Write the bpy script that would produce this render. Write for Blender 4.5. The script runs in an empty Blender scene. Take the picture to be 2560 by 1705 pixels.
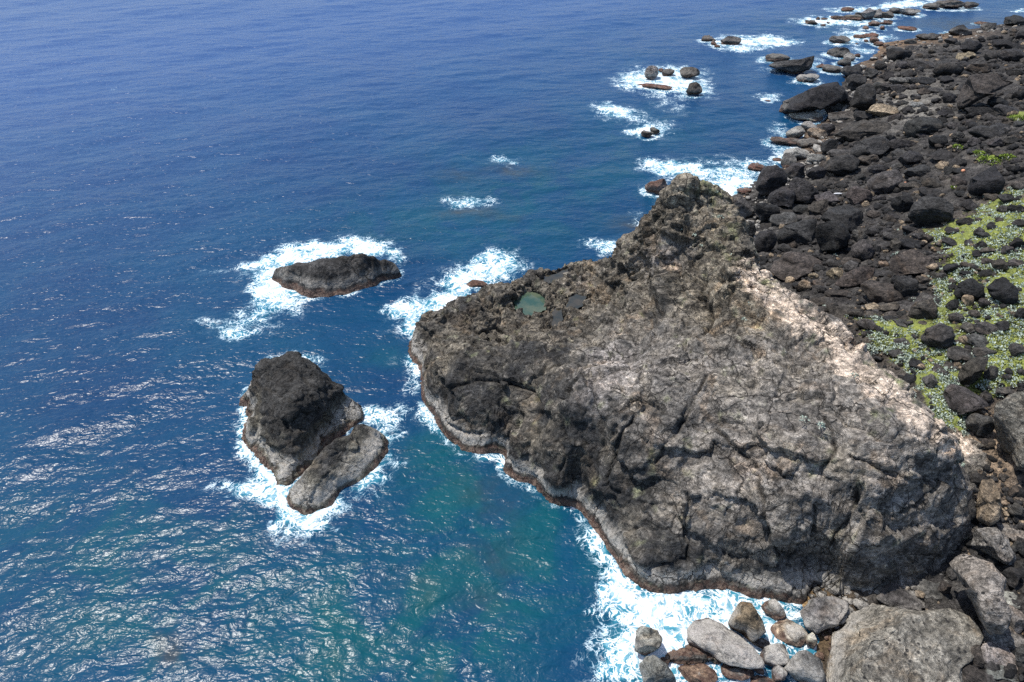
import bpy, math, random
import numpy as np
from mathutils import Vector, Matrix
random.seed(7)
RS = np.random.RandomState(11)
scene = bpy.context.scene
COL = scene.collection

# ------------------------------------------------------------------ camera, sky, sun, exposure
PITCH = math.radians(38.0); CH = 40.0; FPX = 1707.0; CU = 1280.0; CV = 852.5
cam_d = bpy.data.cameras.new('camera'); cam = bpy.data.objects.new('camera', cam_d); COL.objects.link(cam)
cam.location = (0, 0, CH); cam.rotation_euler = (math.pi/2 - PITCH, 0, 0)
cam_d.sensor_width = 36.0; cam_d.lens = 36.0*FPX/2560.0; cam_d.clip_start = 0.5; cam_d.clip_end = 30000
scene.camera = cam
SUN_EL = math.radians(65); SUN_AZ = math.radians(-60)      # azimuth measured from +Y (view direction), negative = to the left
world = bpy.data.worlds.new('World'); scene.world = world; world.use_nodes = True
wn = world.node_tree; wn.nodes.clear()
sky = wn.nodes.new('ShaderNodeTexSky'); sky.sky_type = 'NISHITA'; sky.sun_disc = False
sky.sun_elevation = SUN_EL; sky.sun_rotation = SUN_AZ; sky.air_density = 1.0; sky.dust_density = 1.2; sky.ozone_density = 1.0
bg = wn.nodes.new('ShaderNodeBackground'); bg.inputs[1].default_value = 0.145
wo = wn.nodes.new('ShaderNodeOutputWorld'); wn.links.new(sky.outputs[0], bg.inputs[0]); wn.links.new(bg.outputs[0], wo.inputs[0])
sd = bpy.data.lights.new('sun', 'SUN'); so = bpy.data.objects.new('sun', sd); COL.objects.link(so)
sd.energy = 4.4; sd.angle = math.radians(0.53); sd.color = (1.0, 0.95, 0.88)
sdir = Vector((math.sin(SUN_AZ)*math.cos(SUN_EL), math.cos(SUN_AZ)*math.cos(SUN_EL), math.sin(SUN_EL)))
so.rotation_euler = sdir.to_track_quat('Z', 'Y').to_euler(); so.location = sdir*300
vs = scene.view_settings; vs.view_transform = 'Standard'; vs.look = 'None'; vs.gamma = 1; vs.exposure = 0.3; vs.use_curve_mapping = False
scene.cycles.max_bounces = 5; scene.cycles.diffuse_bounces = 2; scene.cycles.glossy_bounces = 2
scene.cycles.sample_clamp_indirect = 4; scene.cycles.sample_clamp_direct = 1.8; scene.cycles.use_denoising = False

# ------------------------------------------------------------------ photograph pixel (2560 wide) <-> world
cp, sp = math.cos(PITCH), math.sin(PITCH)
FW = np.array([0, cp, -sp]); UP = np.array([0, sp, cp]); RT = np.array([1.0, 0, 0]); CC = np.array([0, 0, CH])
def rays(u, v):
    u = np.atleast_1d(np.asarray(u, float)); v = np.atleast_1d(np.asarray(v, float))
    return FW[None] + RT[None]*((u-CU)/FPX)[:, None] + UP[None]*((CV-v)/FPX)[:, None]
def at(u, v, z=0.0):
    d = rays(u, v); t = (np.asarray(z, float)-CH)/d[:, 2]
    return CC + d*t[:, None]
def proj(P):
    Q = P-CC; w = Q@FW; w = np.where(w > 0.1, w, 0.1)
    return CU + FPX*Q[:, 0]/w, CV - FPX*(Q@UP)/w

# ------------------------------------------------------------------ numpy noise
_perm = RS.permutation(256).astype(np.int64); _perm = np.concatenate([_perm, _perm, _perm])
_g = RS.normal(size=(256, 3)); _g /= np.linalg.norm(_g, axis=1)[:, None]
def perlin(P):
    Pi = np.floor(P).astype(np.int64); Pf = P-Pi; Pi &= 255
    w = Pf*Pf*Pf*(Pf*(Pf*6-15)+10)
    out = 0
    for dx in (0, 1):
        for dy in (0, 1):
            for dz in (0, 1):
                h = _perm[_perm[_perm[(Pi[:, 0]+dx) & 255]+((Pi[:, 1]+dy) & 255)]+((Pi[:, 2]+dz) & 255)]
                g = _g[h]
                dot = g[:, 0]*(Pf[:, 0]-dx)+g[:, 1]*(Pf[:, 1]-dy)+g[:, 2]*(Pf[:, 2]-dz)
                wx = w[:, 0] if dx else 1-w[:, 0]; wy = w[:, 1] if dy else 1-w[:, 1]; wz = w[:, 2] if dz else 1-w[:, 2]
                out = out + dot*wx*wy*wz
    return out*1.5
def fbm(P, o=4, gain=.5, ridged=False):
    s = 0; a = 1.0; Q = P.copy()
    for k in range(o):
        n = perlin(Q)
        s = s + a*((1-2*np.abs(n)) if ridged else n)
        a *= gain; Q = Q*2.03+17.3
    return s
def worley(P):
    Pi = np.floor(P).astype(np.int64); n = len(P)
    f1 = np.full(n, 9.0); f2 = np.full(n, 9.0); cid = np.zeros(n, np.int64); fac = np.zeros(n)
    for dx in (-1, 0, 1):
        for dy in (-1, 0, 1):
            for dz in (-1, 0, 1):
                c = Pi+np.array([dx, dy, dz])
                h = _perm[_perm[_perm[c[:, 0] & 255]+(c[:, 1] & 255)]+(c[:, 2] & 255)]
                q = c+0.5+0.42*_g[h]
                d = np.sqrt(((P-q)**2).sum(1))
                m = d < f1
                f2 = np.where(m, f1, np.minimum(f2, d)); cid = np.where(m, h, cid); f1 = np.where(m, d, f1); fac = np.where(m, (_g[(h*7+3) & 255]*(P-q)).sum(1), fac)
    worley.facet = fac      # a tilted plane per cell: the broken faces of the stone
    return f1, f2, cid
def sstep(a, b, x):
    t = np.clip((x-a)/(b-a), 0, 1); return t*t*(3-2*t)

# ------------------------------------------------------------------ scattered-data height surfaces
class Surf:
    def __init__(s, pts, c=0.5, lam=1e-3):
        P = np.array(pts, float); s.x = P[:, :2]; s.c = c; n = len(P)
        r = np.sqrt(((s.x[:, None]-s.x[None])**2).sum(2)+c*c)
        A = np.zeros((n+3, n+3)); A[:n, :n] = r - lam*np.eye(n); A[:n, n] = 1; A[:n, n+1:] = s.x; A[n, :n] = 1; A[n+1:, :n] = s.x.T
        s.w = np.linalg.solve(A, np.concatenate([P[:, 2], [0, 0, 0]]))
    def __call__(s, x, y):
        sh = np.shape(x); x = np.ravel(x); y = np.ravel(y); out = np.empty(len(x)); n = len(s.x)
        for i in range(0, len(x), 60000):
            X = x[i:i+60000]; Y = y[i:i+60000]
            r = np.sqrt((X[:, None]-s.x[None, :, 0])**2+(Y[:, None]-s.x[None, :, 1])**2+s.c*s.c)
            out[i:i+60000] = r@s.w[:n]+s.w[n]+s.w[n+1]*X+s.w[n+2]*Y
        return out.reshape(sh)
class Grid:
    def __init__(s, f, x0, x1, y0, y1, d):
        s.x0, s.y0, s.d = x0, y0, d; s.nx = int((x1-x0)/d)+1; s.ny = int((y1-y0)/d)+1
        s.X, s.Y = np.meshgrid(x0+d*np.arange(s.nx), y0+d*np.arange(s.ny)); s.Z = f(s.X, s.Y)
    def __call__(s, x, y):
        fx = np.clip((np.asarray(x)-s.x0)/s.d, 0, s.nx-1.001); fy = np.clip((np.asarray(y)-s.y0)/s.d, 0, s.ny-1.001)
        i = fx.astype(int); j = fy.astype(int); a = fx-i; b = fy-j; Z = s.Z
        return Z[j, i]*(1-a)*(1-b)+Z[j, i+1]*a*(1-b)+Z[j+1, i]*(1-a)*b+Z[j+1, i+1]*a*b
def march(f, u, v, off=0.0, tmax=420.):
    d = rays(u, v); n = len(d); off = np.zeros(n)+off
    t = np.full(n, 18.0); lo = t.copy(); done = np.zeros(n, bool); hi = np.full(n, tmax)
    while t.min() < tmax and not done.all():
        P = CC+d*t[:, None]; below = P[:, 2] < f(P[:, 0], P[:, 1])+off
        new = below & ~done; hi = np.where(new, t, hi); done |= below
        lo = np.where(done, lo, t); t = np.where(done, t, t+0.25+0.004*t)
        t = np.where(done, np.maximum(t, tmax) if done.all() else t, t)
    for _ in range(18):
        m = (lo+hi)/2; P = CC+d*m[:, None]; b = P[:, 2] < f(P[:, 0], P[:, 1])+off
        hi = np.where(b, m, hi); lo = np.where(b, lo, m)
    return CC+d*hi[:, None]
def relief_pts(W, S, I, centre, wd=1.0, wz=-1.8, sd_=1.6, inz=None, back=None):
    """W waterline px (z=0), S silhouette px+z (steep drop behind), I interior px+z.  centre = px+z of the middle."""
    pts = []
    c = at(centre[0], centre[1], centre[2])[0][:2]
    def outward(poly):
        o = []
        for i in range(len(poly)):
            a = poly[max(i-1, 0)]; b = poly[min(i+1, len(poly)-1)]; t = b-a; n = np.array([t[1], -t[0]]); n /= (np.linalg.norm(n)+1e-6)
            if n@(poly[i]-c) < 0: n = -n
            o.append(n)
        return o
    if len(W):
        w = at([p[0] for p in W], [p[1] for p in W], 0)[:, :2]
        for p, n in zip(w, outward(w)):
            pts.append((p[0], p[1], 0)); pts.append((p[0]+n[0]*wd, p[1]+n[1]*wd, wz)); pts.append((p[0]+n[0]*wd*4, p[1]+n[1]*wd*4, wz*2.0))
            if inz: q = p-n*inz[0]; pts.append((q[0], q[1], inz[1]))
    if len(S):
        s_ = at([p[0] for p in S], [p[1] for p in S], [p[2] for p in S])
        ow = outward(s_[:, :2])
        for p, n, q in zip(s_, ow, S):
            if back is not None: n = np.array(back)
            dz = q[3] if len(q) > 3 else -2.0; dd = sd_*(q[4] if len(q) > 4 else 1)
            pts.append(tuple(p)); pts.append((p[0]+n[0]*dd, p[1]+n[1]*dd, dz)); pts.append((p[0]+n[0]*dd*3, p[1]+n[1]*dd*3, dz if dz > 0 else dz-1.5))
    for p in I:
        q = at(p[0], p[1], p[2])[0]; pts.append(tuple(q))
    return pts

# ------------------------------------------------------------------ objects
def tag(o, label=None, cat=None, group=None, kind=None):
    if label: o['label'] = label
    if cat: o['category'] = cat
    if group: o['group'] = group
    if kind: o['kind'] = kind
    return o
def mesh_obj(name, V, F, mat, parent=None, smooth=True, attrs=None, colattrs=None, link=True):
    me = bpy.data.meshes.new(name); V = np.asarray(V, np.float32); F = np.asarray(F, np.int32)
    me.vertices.add(len(V)); me.vertices.foreach_set('co', V.ravel())
    k = F.shape[1]; me.loops.add(F.size); me.loops.foreach_set('vertex_index', F.ravel())
    me.polygons.add(len(F)); me.polygons.foreach_set('loop_start', np.arange(0, F.size, k, dtype=np.int32))
    me.polygons.foreach_set('loop_total', np.full(len(F), k, np.int32))
    if smooth: me.polygons.foreach_set('use_smooth', np.ones(len(F), bool))
    me.update(calc_edges=True)
    for a, val in (attrs or {}).items():
        at_ = me.attributes.new(a, 'FLOAT', 'POINT'); at_.data.foreach_set('value', np.asarray(val, np.float32))
    for a, val in (colattrs or {}).items():
        at_ = me.attributes.new(a, 'FLOAT_COLOR', 'POINT'); val = np.asarray(val, np.float32)
        at_.data.foreach_set('color', np.concatenate([val, np.ones((len(val), 1), np.float32)], 1).ravel())
    me.materials.append(mat)
    if not link: return me
    o = bpy.data.objects.new(name, me); COL.objects.link(o)
    if parent: o.parent = parent
    return o
def grid_faces(nx, ny, mask=None):
    j, i = np.meshgrid(np.arange(ny-1), np.arange(nx-1), indexing='ij')
    a = (j*nx+i).ravel(); F = np.stack([a, a+1, a+nx+1, a+nx], 1)
    return F
def trim(V, F, keep, attrs=(), cols=()):
    fk = keep[F].any(1); F = F[fk]; used = np.zeros(len(V), bool); used[F.ravel()] = True
    idx = np.cumsum(used)-1
    return V[used], idx[F], used
def vnormals(V, F):
    n = np.zeros_like(V); fn = np.cross(V[F[:, 2]]-V[F[:, 0]], V[F[:, 3 if F.shape[1] == 4 else 1]]-V[F[:, 1 if F.shape[1] == 4 else 0]])
    if fn[:, 2].sum() < 0: fn = -fn
    for k in range(F.shape[1]): np.add.at(n, F[:, k], fn)
    return n/(np.linalg.norm(n, axis=1)[:, None]+1e-9)

# ------------------------------------------------------------------ materials
class NT:
    def __init__(s, name):
        s.m = bpy.data.materials.new(name); s.m.use_nodes = True; s.t = s.m.node_tree; s.t.nodes.clear()
        s.out = s.t.nodes.new('ShaderNodeOutputMaterial'); s.b = s.t.nodes.new('ShaderNodeBsdfPrincipled'); s.t.links.new(s.b.outputs[0], s.out.inputs[0])
    def n(s, typ, **kw):
        x = s.t.nodes.new(typ)
        for k, v in kw.items():
            if k.startswith('i_'): x.inputs[k[2:].replace('_', ' ')].default_value = v
            else: setattr(x, k, v)
        return x
    def l(s, a, b): s.t.links.new(a, b)
    def val(s, x, sock):
        if isinstance(x, (int, float)): sock.default_value = x
        elif isinstance(x, (tuple, list)): sock.default_value = tuple(x)+((1,) if len(x) == 3 and sock.type == 'RGBA' else ())
        else: s.l(x, sock)
    def math(s, op, a, b=0.0, c=None, clamp=False):
        x = s.n('ShaderNodeMath', operation=op, use_clamp=clamp); s.val(a, x.inputs[0]); s.val(b, x.inputs[1])
        if c is not None: s.val(c, x.inputs[2])
        return x.outputs[0]
    def mix(s, f, a, b, blend='MIX'):
        x = s.n('ShaderNodeMix', data_type='RGBA', blend_type=blend); s.val(f, x.inputs[0]); s.val(a, x.inputs[6]); s.val(b, x.inputs[7]); return x.outputs[2]
    def ramp(s, x, a, b, c=0.0, d=1.0, smooth=True):
        m = s.n('ShaderNodeMapRange', interpolation_type='SMOOTHSTEP' if smooth else 'LINEAR'); s.val(x, m.inputs[0])
        for i, v in enumerate((a, b, c, d)): s.val(v, m.inputs[i+1])
        return m.outputs[0]
    def noise(s, vec, scale, detail=4, rough=.55, dist=0.0):
        x = s.n('ShaderNodeTexNoise'); s.l(vec, x.inputs['Vector']); x.inputs['Scale'].default_value = scale; x.inputs['Detail'].default_value = detail
        x.inputs['Roughness'].default_value = rough; x.inputs['Distortion'].default_value = dist; return x.outputs[0]
    def vor(s, vec, scale, feature='DISTANCE_TO_EDGE', rand=1.0):
        x = s.n('ShaderNodeTexVoronoi', feature=feature); s.l(vec, x.inputs['Vector']); x.inputs['Scale'].default_value = scale; x.inputs['Randomness'].default_value = rand
        return x.outputs['Distance']
    def mapping(s, vec, scale=(1, 1, 1), rot=(0, 0, 0), loc=(0, 0, 0)):
        x = s.n('ShaderNodeMapping'); s.l(vec, x.inputs[0]); x.inputs[1].default_value = loc; x.inputs[2].default_value = rot; x.inputs[3].default_value = scale; return x.outputs[0]
    def attr(s, name):
        x = s.n('ShaderNodeAttribute', attribute_name=name); return x
    def bump(s, h, strength, dist, prev=None):
        x = s.n('ShaderNodeBump'); s.l(h, x.inputs['Height']); x.inputs['Strength'].default_value = strength; x.inputs['Distance'].default_value = dist
        if prev is not None: s.l(prev, x.inputs['Normal'])
        return x.outputs[0]

def rock_material(name, source, salt=1.0, speckle=0.0, JT=.85):
    """source: 'object' = colour from the object's own colour, 'tone' = vertex colour of the stone"""
    k = NT(name); geo = k.n('ShaderNodeNewGeometry'); pos = geo.outputs['Position']
    oi = k.n('ShaderNodeObjectInfo')
    if source == 'object':
        base = oi.outputs['Color']; tc = k.n('ShaderNodeTexCoord'); rnd = oi.outputs['Random']
        x = k.n('ShaderNodeVectorMath', operation='ADD'); k.l(pos, x.inputs[0])
        y = k.n('ShaderNodeCombineXYZ'); k.l(k.math('MULTIPLY', rnd, 57.0), y.inputs[0]); k.l(y.outputs[0], x.inputs[1]); vec = x.outputs[0]
    else:
        base = k.attr('tone').outputs['Color']; vec = pos
    n1 = k.noise(vec, .7, 6, .6, .6); n2 = k.noise(vec, 3.2, 8, .68, .4); n3 = k.noise(vec, 17, 6, .7)
    def facets(scale, rot):
        mv = k.mapping(vec, (1, 1.3, 1.7), rot); x = k.n('ShaderNodeTexVoronoi', feature='F1'); dm = k.math('MULTIPLY_ADD', k.noise(vec, scale*1.2, 3), .5, 0)
        av = k.n('ShaderNodeVectorMath', operation='ADD'); k.l(mv, av.inputs[0]); k.l(dm, av.inputs[1]); k.l(av.outputs[0], x.inputs['Vector']); x.inputs['Scale'].default_value = scale
        d = k.n('ShaderNodeVectorMath', operation='SUBTRACT'); k.l(av.outputs[0], d.inputs[0]); k.l(x.outputs['Position'], d.inputs[1])
        c = k.n('ShaderNodeVectorMath', operation='SUBTRACT'); k.l(x.outputs['Color'], c.inputs[0]); c.inputs[1].default_value = (.5, .5, .5)
        o = k.n('ShaderNodeVectorMath', operation='DOT_PRODUCT'); k.l(d.outputs[0], o.inputs[0]); k.l(c.outputs[0], o.inputs[1]); return o.outputs['Value']
    lay = k.mapping(vec, (1.1, 1.6, 6.5), (.55, .35, .4)); n4 = k.noise(lay, .9, 7, .68, 1.2)
    f = k.math('MULTIPLY_ADD', k.ramp(n2, .32, .68, .45, 1.65), k.ramp(n1, .3, .7, .62, 1.38), 0.0)
    f = k.math('MULTIPLY', f, k.ramp(n4, .33, .67, .6, 1.42)); f = k.math('MULTIPLY', f, k.ramp(n3, .3, .7, .62, 1.4))
    col = k.mix(1.0, base, (1, 1, 1), 'MULTIPLY')
    g = k.n('ShaderNodeCombineColor'); [k.l(f, g.inputs[i]) for i in range(3)]
    col = k.mix(1.0, base, g.outputs[0], 'MULTIPLY')
    # rusty and pale mineral stains
    warm = k.ramp(k.noise(vec, .33, 5, .6, 1.0), .52, .70); col = k.mix(k.math('MULTIPLY', warm, .38), col, k.mix(1.0, col, (1.6, 1.18, .78), 'MULTIPLY'))
    veins = k.ramp(k.vor(k.mapping(vec, (1, .7, 1.8), (.3, .8, .2)), .55), 0.0, .018, 1, 0)
    veins = k.math('MULTIPLY', veins, k.ramp(k.noise(vec, .5, 3), .48, .62, 0, .34)); col = k.mix(veins, col, k.mix(1.0, col, (2.6, 2.3, 2.0), 'MULTIPLY'))
    if speckle:
        sp_ = k.ramp(k.vor(vec, 2.3, 'F1'), .17, .30, 1, 0); sp_ = k.math('MULTIPLY', sp_, k.ramp(k.noise(vec, .8, 5, .65), .38, .56, 0, speckle))
        col = k.mix(sp_, col, (.035, .033, .031)); sp2 = k.ramp(k.vor(vec, 4.6, 'F1'), .12, .26, 1, 0)
        col = k.mix(k.math('MULTIPLY', sp2, .5*speckle), col, (.33, .30, .27))
    # lichen/light grit
    grit = k.ramp(k.noise(vec, 38, 3, .6), .62, .72, 0, .34); col = k.mix(grit, col, (.30, .28, .25))
    # salt and splash zone by height above the sea
    z = k.n('ShaderNodeSeparateXYZ'); k.l(pos, z.inputs[0]); zz = z.outputs[2]
    zz = k.math('ADD', zz, k.math('MULTIPLY_ADD', k.noise(vec, .55, 3), -1.3, .62)); zz2 = k.math('ADD', zz, k.math('MULTIPLY_ADD', n2, -.8, .4))
    streak = k.noise(k.mapping(pos, (3.0, 3.0, .35)), 1.3, 6, .7)
    sa = k.math('MULTIPLY', k.ramp(zz2, .55, .80), k.ramp(zz2, .95, 1.9, 1, 0)); sa = k.math('MULTIPLY', sa, k.ramp(streak, .30, .58, .35, salt)); sa = k.math('MULTIPLY', sa, oi.outputs['Alpha'])
    col = k.mix(k.math('MULTIPLY', sa, .85), col, (.50, .475, .43))
    zz = k.math('ADD', zz, k.math('MULTIPLY_ADD', k.noise(vec, 1.6, 5, .7), 1.1, -.45)); br = k.ramp(zz, .30, .70, 1, 0); brc = k.mix(k.ramp(n2, .4, .62), (.085, .045, .034), (.25, .17, .125)); col = k.mix(k.math('MULTIPLY', br, .92), col, brc)
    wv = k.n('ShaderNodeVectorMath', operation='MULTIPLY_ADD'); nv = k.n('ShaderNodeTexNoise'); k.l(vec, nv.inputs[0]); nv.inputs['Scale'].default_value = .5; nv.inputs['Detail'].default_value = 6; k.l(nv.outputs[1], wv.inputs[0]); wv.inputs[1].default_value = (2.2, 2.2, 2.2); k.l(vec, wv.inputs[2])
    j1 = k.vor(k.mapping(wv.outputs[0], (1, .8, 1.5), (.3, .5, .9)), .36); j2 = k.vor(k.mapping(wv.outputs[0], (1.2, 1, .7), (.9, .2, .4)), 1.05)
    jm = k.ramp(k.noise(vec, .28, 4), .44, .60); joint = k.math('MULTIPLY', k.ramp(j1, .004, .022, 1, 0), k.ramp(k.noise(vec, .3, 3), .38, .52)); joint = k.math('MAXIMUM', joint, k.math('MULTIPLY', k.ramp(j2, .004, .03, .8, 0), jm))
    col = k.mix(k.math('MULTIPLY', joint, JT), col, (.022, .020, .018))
    k.l(col, k.b.inputs['Base Color'])
    wet = k.ramp(zz, .1, .5, 1, 0); k.l(k.ramp(wet, 0, 1, .86, .38), k.b.inputs['Roughness']); k.b.inputs['Specular IOR Level'].default_value = .35
    pits = k.ramp(k.vor(vec, 3.6, 'F1'), 0, .5); b = k.bump(k.math('MULTIPLY', joint, -1.0), JT, .16); b = k.bump(n2, .7, .14, b); b = k.bump(facets(1.6, (.3, .5, .2)), .7, .7, b); b = k.bump(facets(5.0, (.9, .1, .7)), .7, .6, b)
    b = k.bump(n4, .7, .22, b); b = k.bump(pits, .35, .10, b); b = k.bump(n3, .8, .07, b); k.l(b, k.b.inputs['Normal'])
    return k.m
M_BOULDER = rock_material('boulder_basalt', 'object', JT=.35)
M_SPECK = rock_material('speckled_boulder', 'object', speckle=1.0, JT=.5)
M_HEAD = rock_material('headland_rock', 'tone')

def ground_material():
    k = NT('rubble_ground'); pos = k.n('ShaderNodeNewGeometry').outputs['Position']; base = k.attr('tone').outputs['Color']
    n1 = k.noise(pos, .9, 6, .65); n2 = k.noise(pos, 6, 7, .7); v = k.vor(pos, 3.4, 'F1'); v2 = k.vor(pos, 8.5, 'F1')
    g = k.n('ShaderNodeCombineColor'); f = k.math('MULTIPLY', k.ramp(n1, .3, .7, .5, 1.5), k.ramp(n2, .3, .7, .4, 1.7)); [k.l(f, g.inputs[i]) for i in range(3)]
    col = k.mix(1.0, base, g.outputs[0], 'MULTIPLY')
    gr = k.attr('green').outputs['Fac']; gm = k.ramp(k.math('ADD', gr, k.math('MULTIPLY_ADD', k.noise(pos, .55, 7, .72), 1.5, -.75)), .45, .62)
    gc = k.mix(k.ramp(k.noise(pos, 1.4, 5, .6), .35, .65), (.15, .175, .045), (.24, .27, .06)); gc = k.mix(k.ramp(n2, .4, .7, 0, .6), gc, (.11, .14, .05))
    col = k.mix(gm, col, gc)
    k.l(col, k.b.inputs['Base Color']); k.b.inputs['Roughness'].default_value = .9; k.b.inputs['Specular IOR Level'].default_value = .25
    b = k.bump(v, .9, .18); b = k.bump(v2, .8, .08, b); b = k.bump(n2, .8, .08, b); k.l(b, k.b.inputs['Normal'])
    return k.m
M_GROUND = ground_material()

def water_material():
    k = NT('sea_water'); pos = k.n('ShaderNodeNewGeometry').outputs['Position']
    tint = k.attr('tint').outputs['Fac']; reef = k.attr('reef').outputs['Fac']; foam = k.attr('foam').outputs['Fac']
    big = k.noise(pos, .05, 4, .6)
    col = k.mix(k.ramp(big, .35, .65), (.0036, .032, .092), (.0034, .044, .104))
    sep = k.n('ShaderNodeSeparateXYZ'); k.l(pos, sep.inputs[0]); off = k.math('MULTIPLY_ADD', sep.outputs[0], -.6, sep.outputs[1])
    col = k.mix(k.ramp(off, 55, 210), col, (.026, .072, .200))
    tm = k.noise(pos, .16, 5, .6, .8); tint2 = k.math('MULTIPLY', tint, k.ramp(tm, .36, .62, .25, 1.0))
    col = k.mix(tint2, col, (.004, .064, .086)); col = k.mix(k.math('MULTIPLY', k.math('MULTIPLY', tint, k.ramp(tm, .60, .72)), .5), col, (.028, .085, .075))
    col = k.mix(k.math('MULTIPLY', reef, k.ramp(k.noise(pos, .6, 5, .65), .25, .7, .3, 1.0)), col, (.040, .046, .048))
    # foam pattern: drifting web of bubbles
    wv = k.n('ShaderNodeTexNoise', noise_dimensions='3D'); k.l(pos, wv.inputs[0]); wv.inputs['Scale'].default_value = .55; wv.inputs['Detail'].default_value = 4
    wp = k.n('ShaderNodeVectorMath', operation='MULTIPLY_ADD'); k.l(wv.outputs[1], wp.inputs[0]); wp.inputs[1].default_value = (1.9, 1.9, 0); k.l(pos, wp.inputs[2])
    def web_(vec, scale, det, w0):
        n = k.noise(vec, scale, det, .55, .9); return k.ramp(k.math('ABSOLUTE', k.math('SUBTRACT', n, .5)), 0, w0, 1, 0)
    fn = k.noise(wp.outputs[0], .42, 7, .58); fn2 = k.noise(pos, 5, 5, .7)
    web = k.math('MAXIMUM', web_(wp.outputs[0], .8, 5, .05), k.math('MULTIPLY', web_(k.mapping(wp.outputs[0], (1, 1, 1), (0, 0, 0), (5, 9, 0)), 2.0, 5, .07), .9))
    h = k.math('MULTIPLY_ADD', k.math('SUBTRACT', fn, .5), 2.5, foam); h = k.math('MULTIPLY_ADD', k.math('SUBTRACT', web, .42), k.ramp(foam, .2, 1.2, 1.0, .6, False), h)
    h = k.math('MULTIPLY_ADD', k.math('SUBTRACT', fn2, .5), .16, h)
    gate = k.ramp(foam, .03, .28)
    fa = k.math('MULTIPLY', k.ramp(h, .42, .98), gate)
    aer = k.math('MULTIPLY', k.ramp(k.math('MULTIPLY_ADD', k.math('SUBTRACT', fn, .5), 1.4, foam), .22, .90, 0, .8), gate)
    col = k.mix(aer, col, (.045, .25, .34))
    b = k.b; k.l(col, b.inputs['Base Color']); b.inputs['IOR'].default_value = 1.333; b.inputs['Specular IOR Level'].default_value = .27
    b.inputs['Roughness'].default_value = .27
    m1 = k.mapping(pos, (.62, 1.25, 1), (0, 0, .42)); m2 = k.mapping(pos, (.8, 1.3, 1), (0, 0, -.25))
    w1 = k.noise(m1, .55, 3, .5, .5); w2 = k.noise(m2, 1.8, 2, .5, .5); w3 = k.noise(pos, 5.5, 2, .5, .3)
    nb = k.bump(w1, 1.0, .27); nb = k.bump(w2, 1.0, .095, nb); nb = k.bump(w3, 1.0, .016, nb); k.l(nb, b.inputs['Normal'])
    fb = k.n('ShaderNodeBsdfPrincipled'); k.l(k.mix(k.ramp(h, .45, 1.25), (.30, .50, .60), (.74, .77, .79)), fb.inputs['Base Color']); fb.inputs['Roughness'].default_value = .75
    fb.inputs['Specular IOR Level'].default_value = .2
    k.l(k.bump(h, .45, .12), fb.inputs['Normal'])
    mx = k.n('ShaderNodeMixShader'); k.l(fa, mx.inputs[0]); k.l(b.outputs[0], mx.inputs[1]); k.l(fb.outputs[0], mx.inputs[2]); k.l(mx.outputs[0], k.out.inputs[0])
    return k.m
M_WATER = water_material()
def simple(name, c1, c2, rough=.7, scale=8, bump=.0, spec=.4, sub=0):
    k = NT(name); pos = k.n('ShaderNodeNewGeometry').outputs['Position']; n = k.noise(pos, scale, 4, .6)
    k.l(k.mix(k.ramp(n, .35, .65), c1, c2), k.b.inputs['Base Color']); k.b.inputs['Roughness'].default_value = rough; k.b.inputs['Specular IOR Level'].default_value = spec
    if bump: k.l(k.bump(n, 1.0, bump), k.b.inputs['Normal'])
    return k.m
M_POOL = simple('pool_water_green', (.024, .062, .048), (.085, .105, .070), .03, .55, .01, .5)
M_POOLD = simple('pool_water_dark', (.026, .029, .024), (.050, .044, .032), .06, 1.2, .01, .5)
M_SILVER = simple('silver_leaf', (.32, .39, .32), (.47, .53, .46), .8, 5, 0, .2)
M_GREEN = simple('green_leaf', (.125, .15, .04), (.215, .235, .07), .8, 1.5, 0, .2)
M_SHRUB = simple('shrub_leaf', (.10, .16, .02), (.19, .25, .04), .8, 3, 0, .2)
M_LITTER_W = simple('white_plastic', (.7, .72, .74), (.8, .8, .8), .4, 5)
M_LITTER_O = simple('orange_plastic', (.62, .25, .12), (.7, .34, .2), .5, 5)

# ------------------------------------------------------------------ terrain control points
S = 2560/2354.0
def sc(L): return [(p[0]*S, p[1]*S)+tuple(p[2:]) for p in L]
g_ctl = sc([(1950,1400,1.0),(2100,1450,1.2),(2300,1500,2.2),(2354,1568,2.4),(1950,1550,.5),(2250,1350,1.8),(2320,1200,3.6),(2354,1050,5.6),(2300,950,5.8),(2150,930,6.0),
 (2000,790,5.5),(1950,740,5.0),(2100,800,6.3),(2250,800,7.5),(2354,800,8.5),(1850,640,3.6),(1780,600,2.2),(1750,520,.9),(1700,470,.2),(2000,640,5.0),(2150,640,6.8),(2354,640,9.5),
 (1900,500,2.6),(2050,500,5),(2200,500,7.5),(2354,500,10),(1850,400,0.9),(1950,400,2.6),(2100,400,5),(2250,400,8),(2354,400,10),(1920,300,.8),(2000,300,2),(2150,300,5.5),(2354,300,9.5),
 (1960,200,.6),(2100,200,3),(2354,200,7),(2030,135,.35),(2200,130,2.6),(2354,130,4.5),(2200,85,.3),(2354,70,1.8),(2354,50,0.2),(1905,1480,.15),(1840,1480,-.25),(1880,1560,-.1),
 (1660,445,-.3),(1755,400,-.1),(1850,300,-.2),(1895,245,-.2),(1925,160,-.25),(2000,100,-.35),(2120,72,-.3),(2250,62,-.2),
 (1600,420,-3),(1700,380,-2.5),(1780,300,-3),(1820,200,-3),(1870,120,-3),(2000,60,-2.5),(2200,40,-2.5),(1700,1480,-2.2),(1600,1568,-2.5)])
gp = [tuple(at(p[0], p[1], p[2])[0]) for p in g_ctl]
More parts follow.
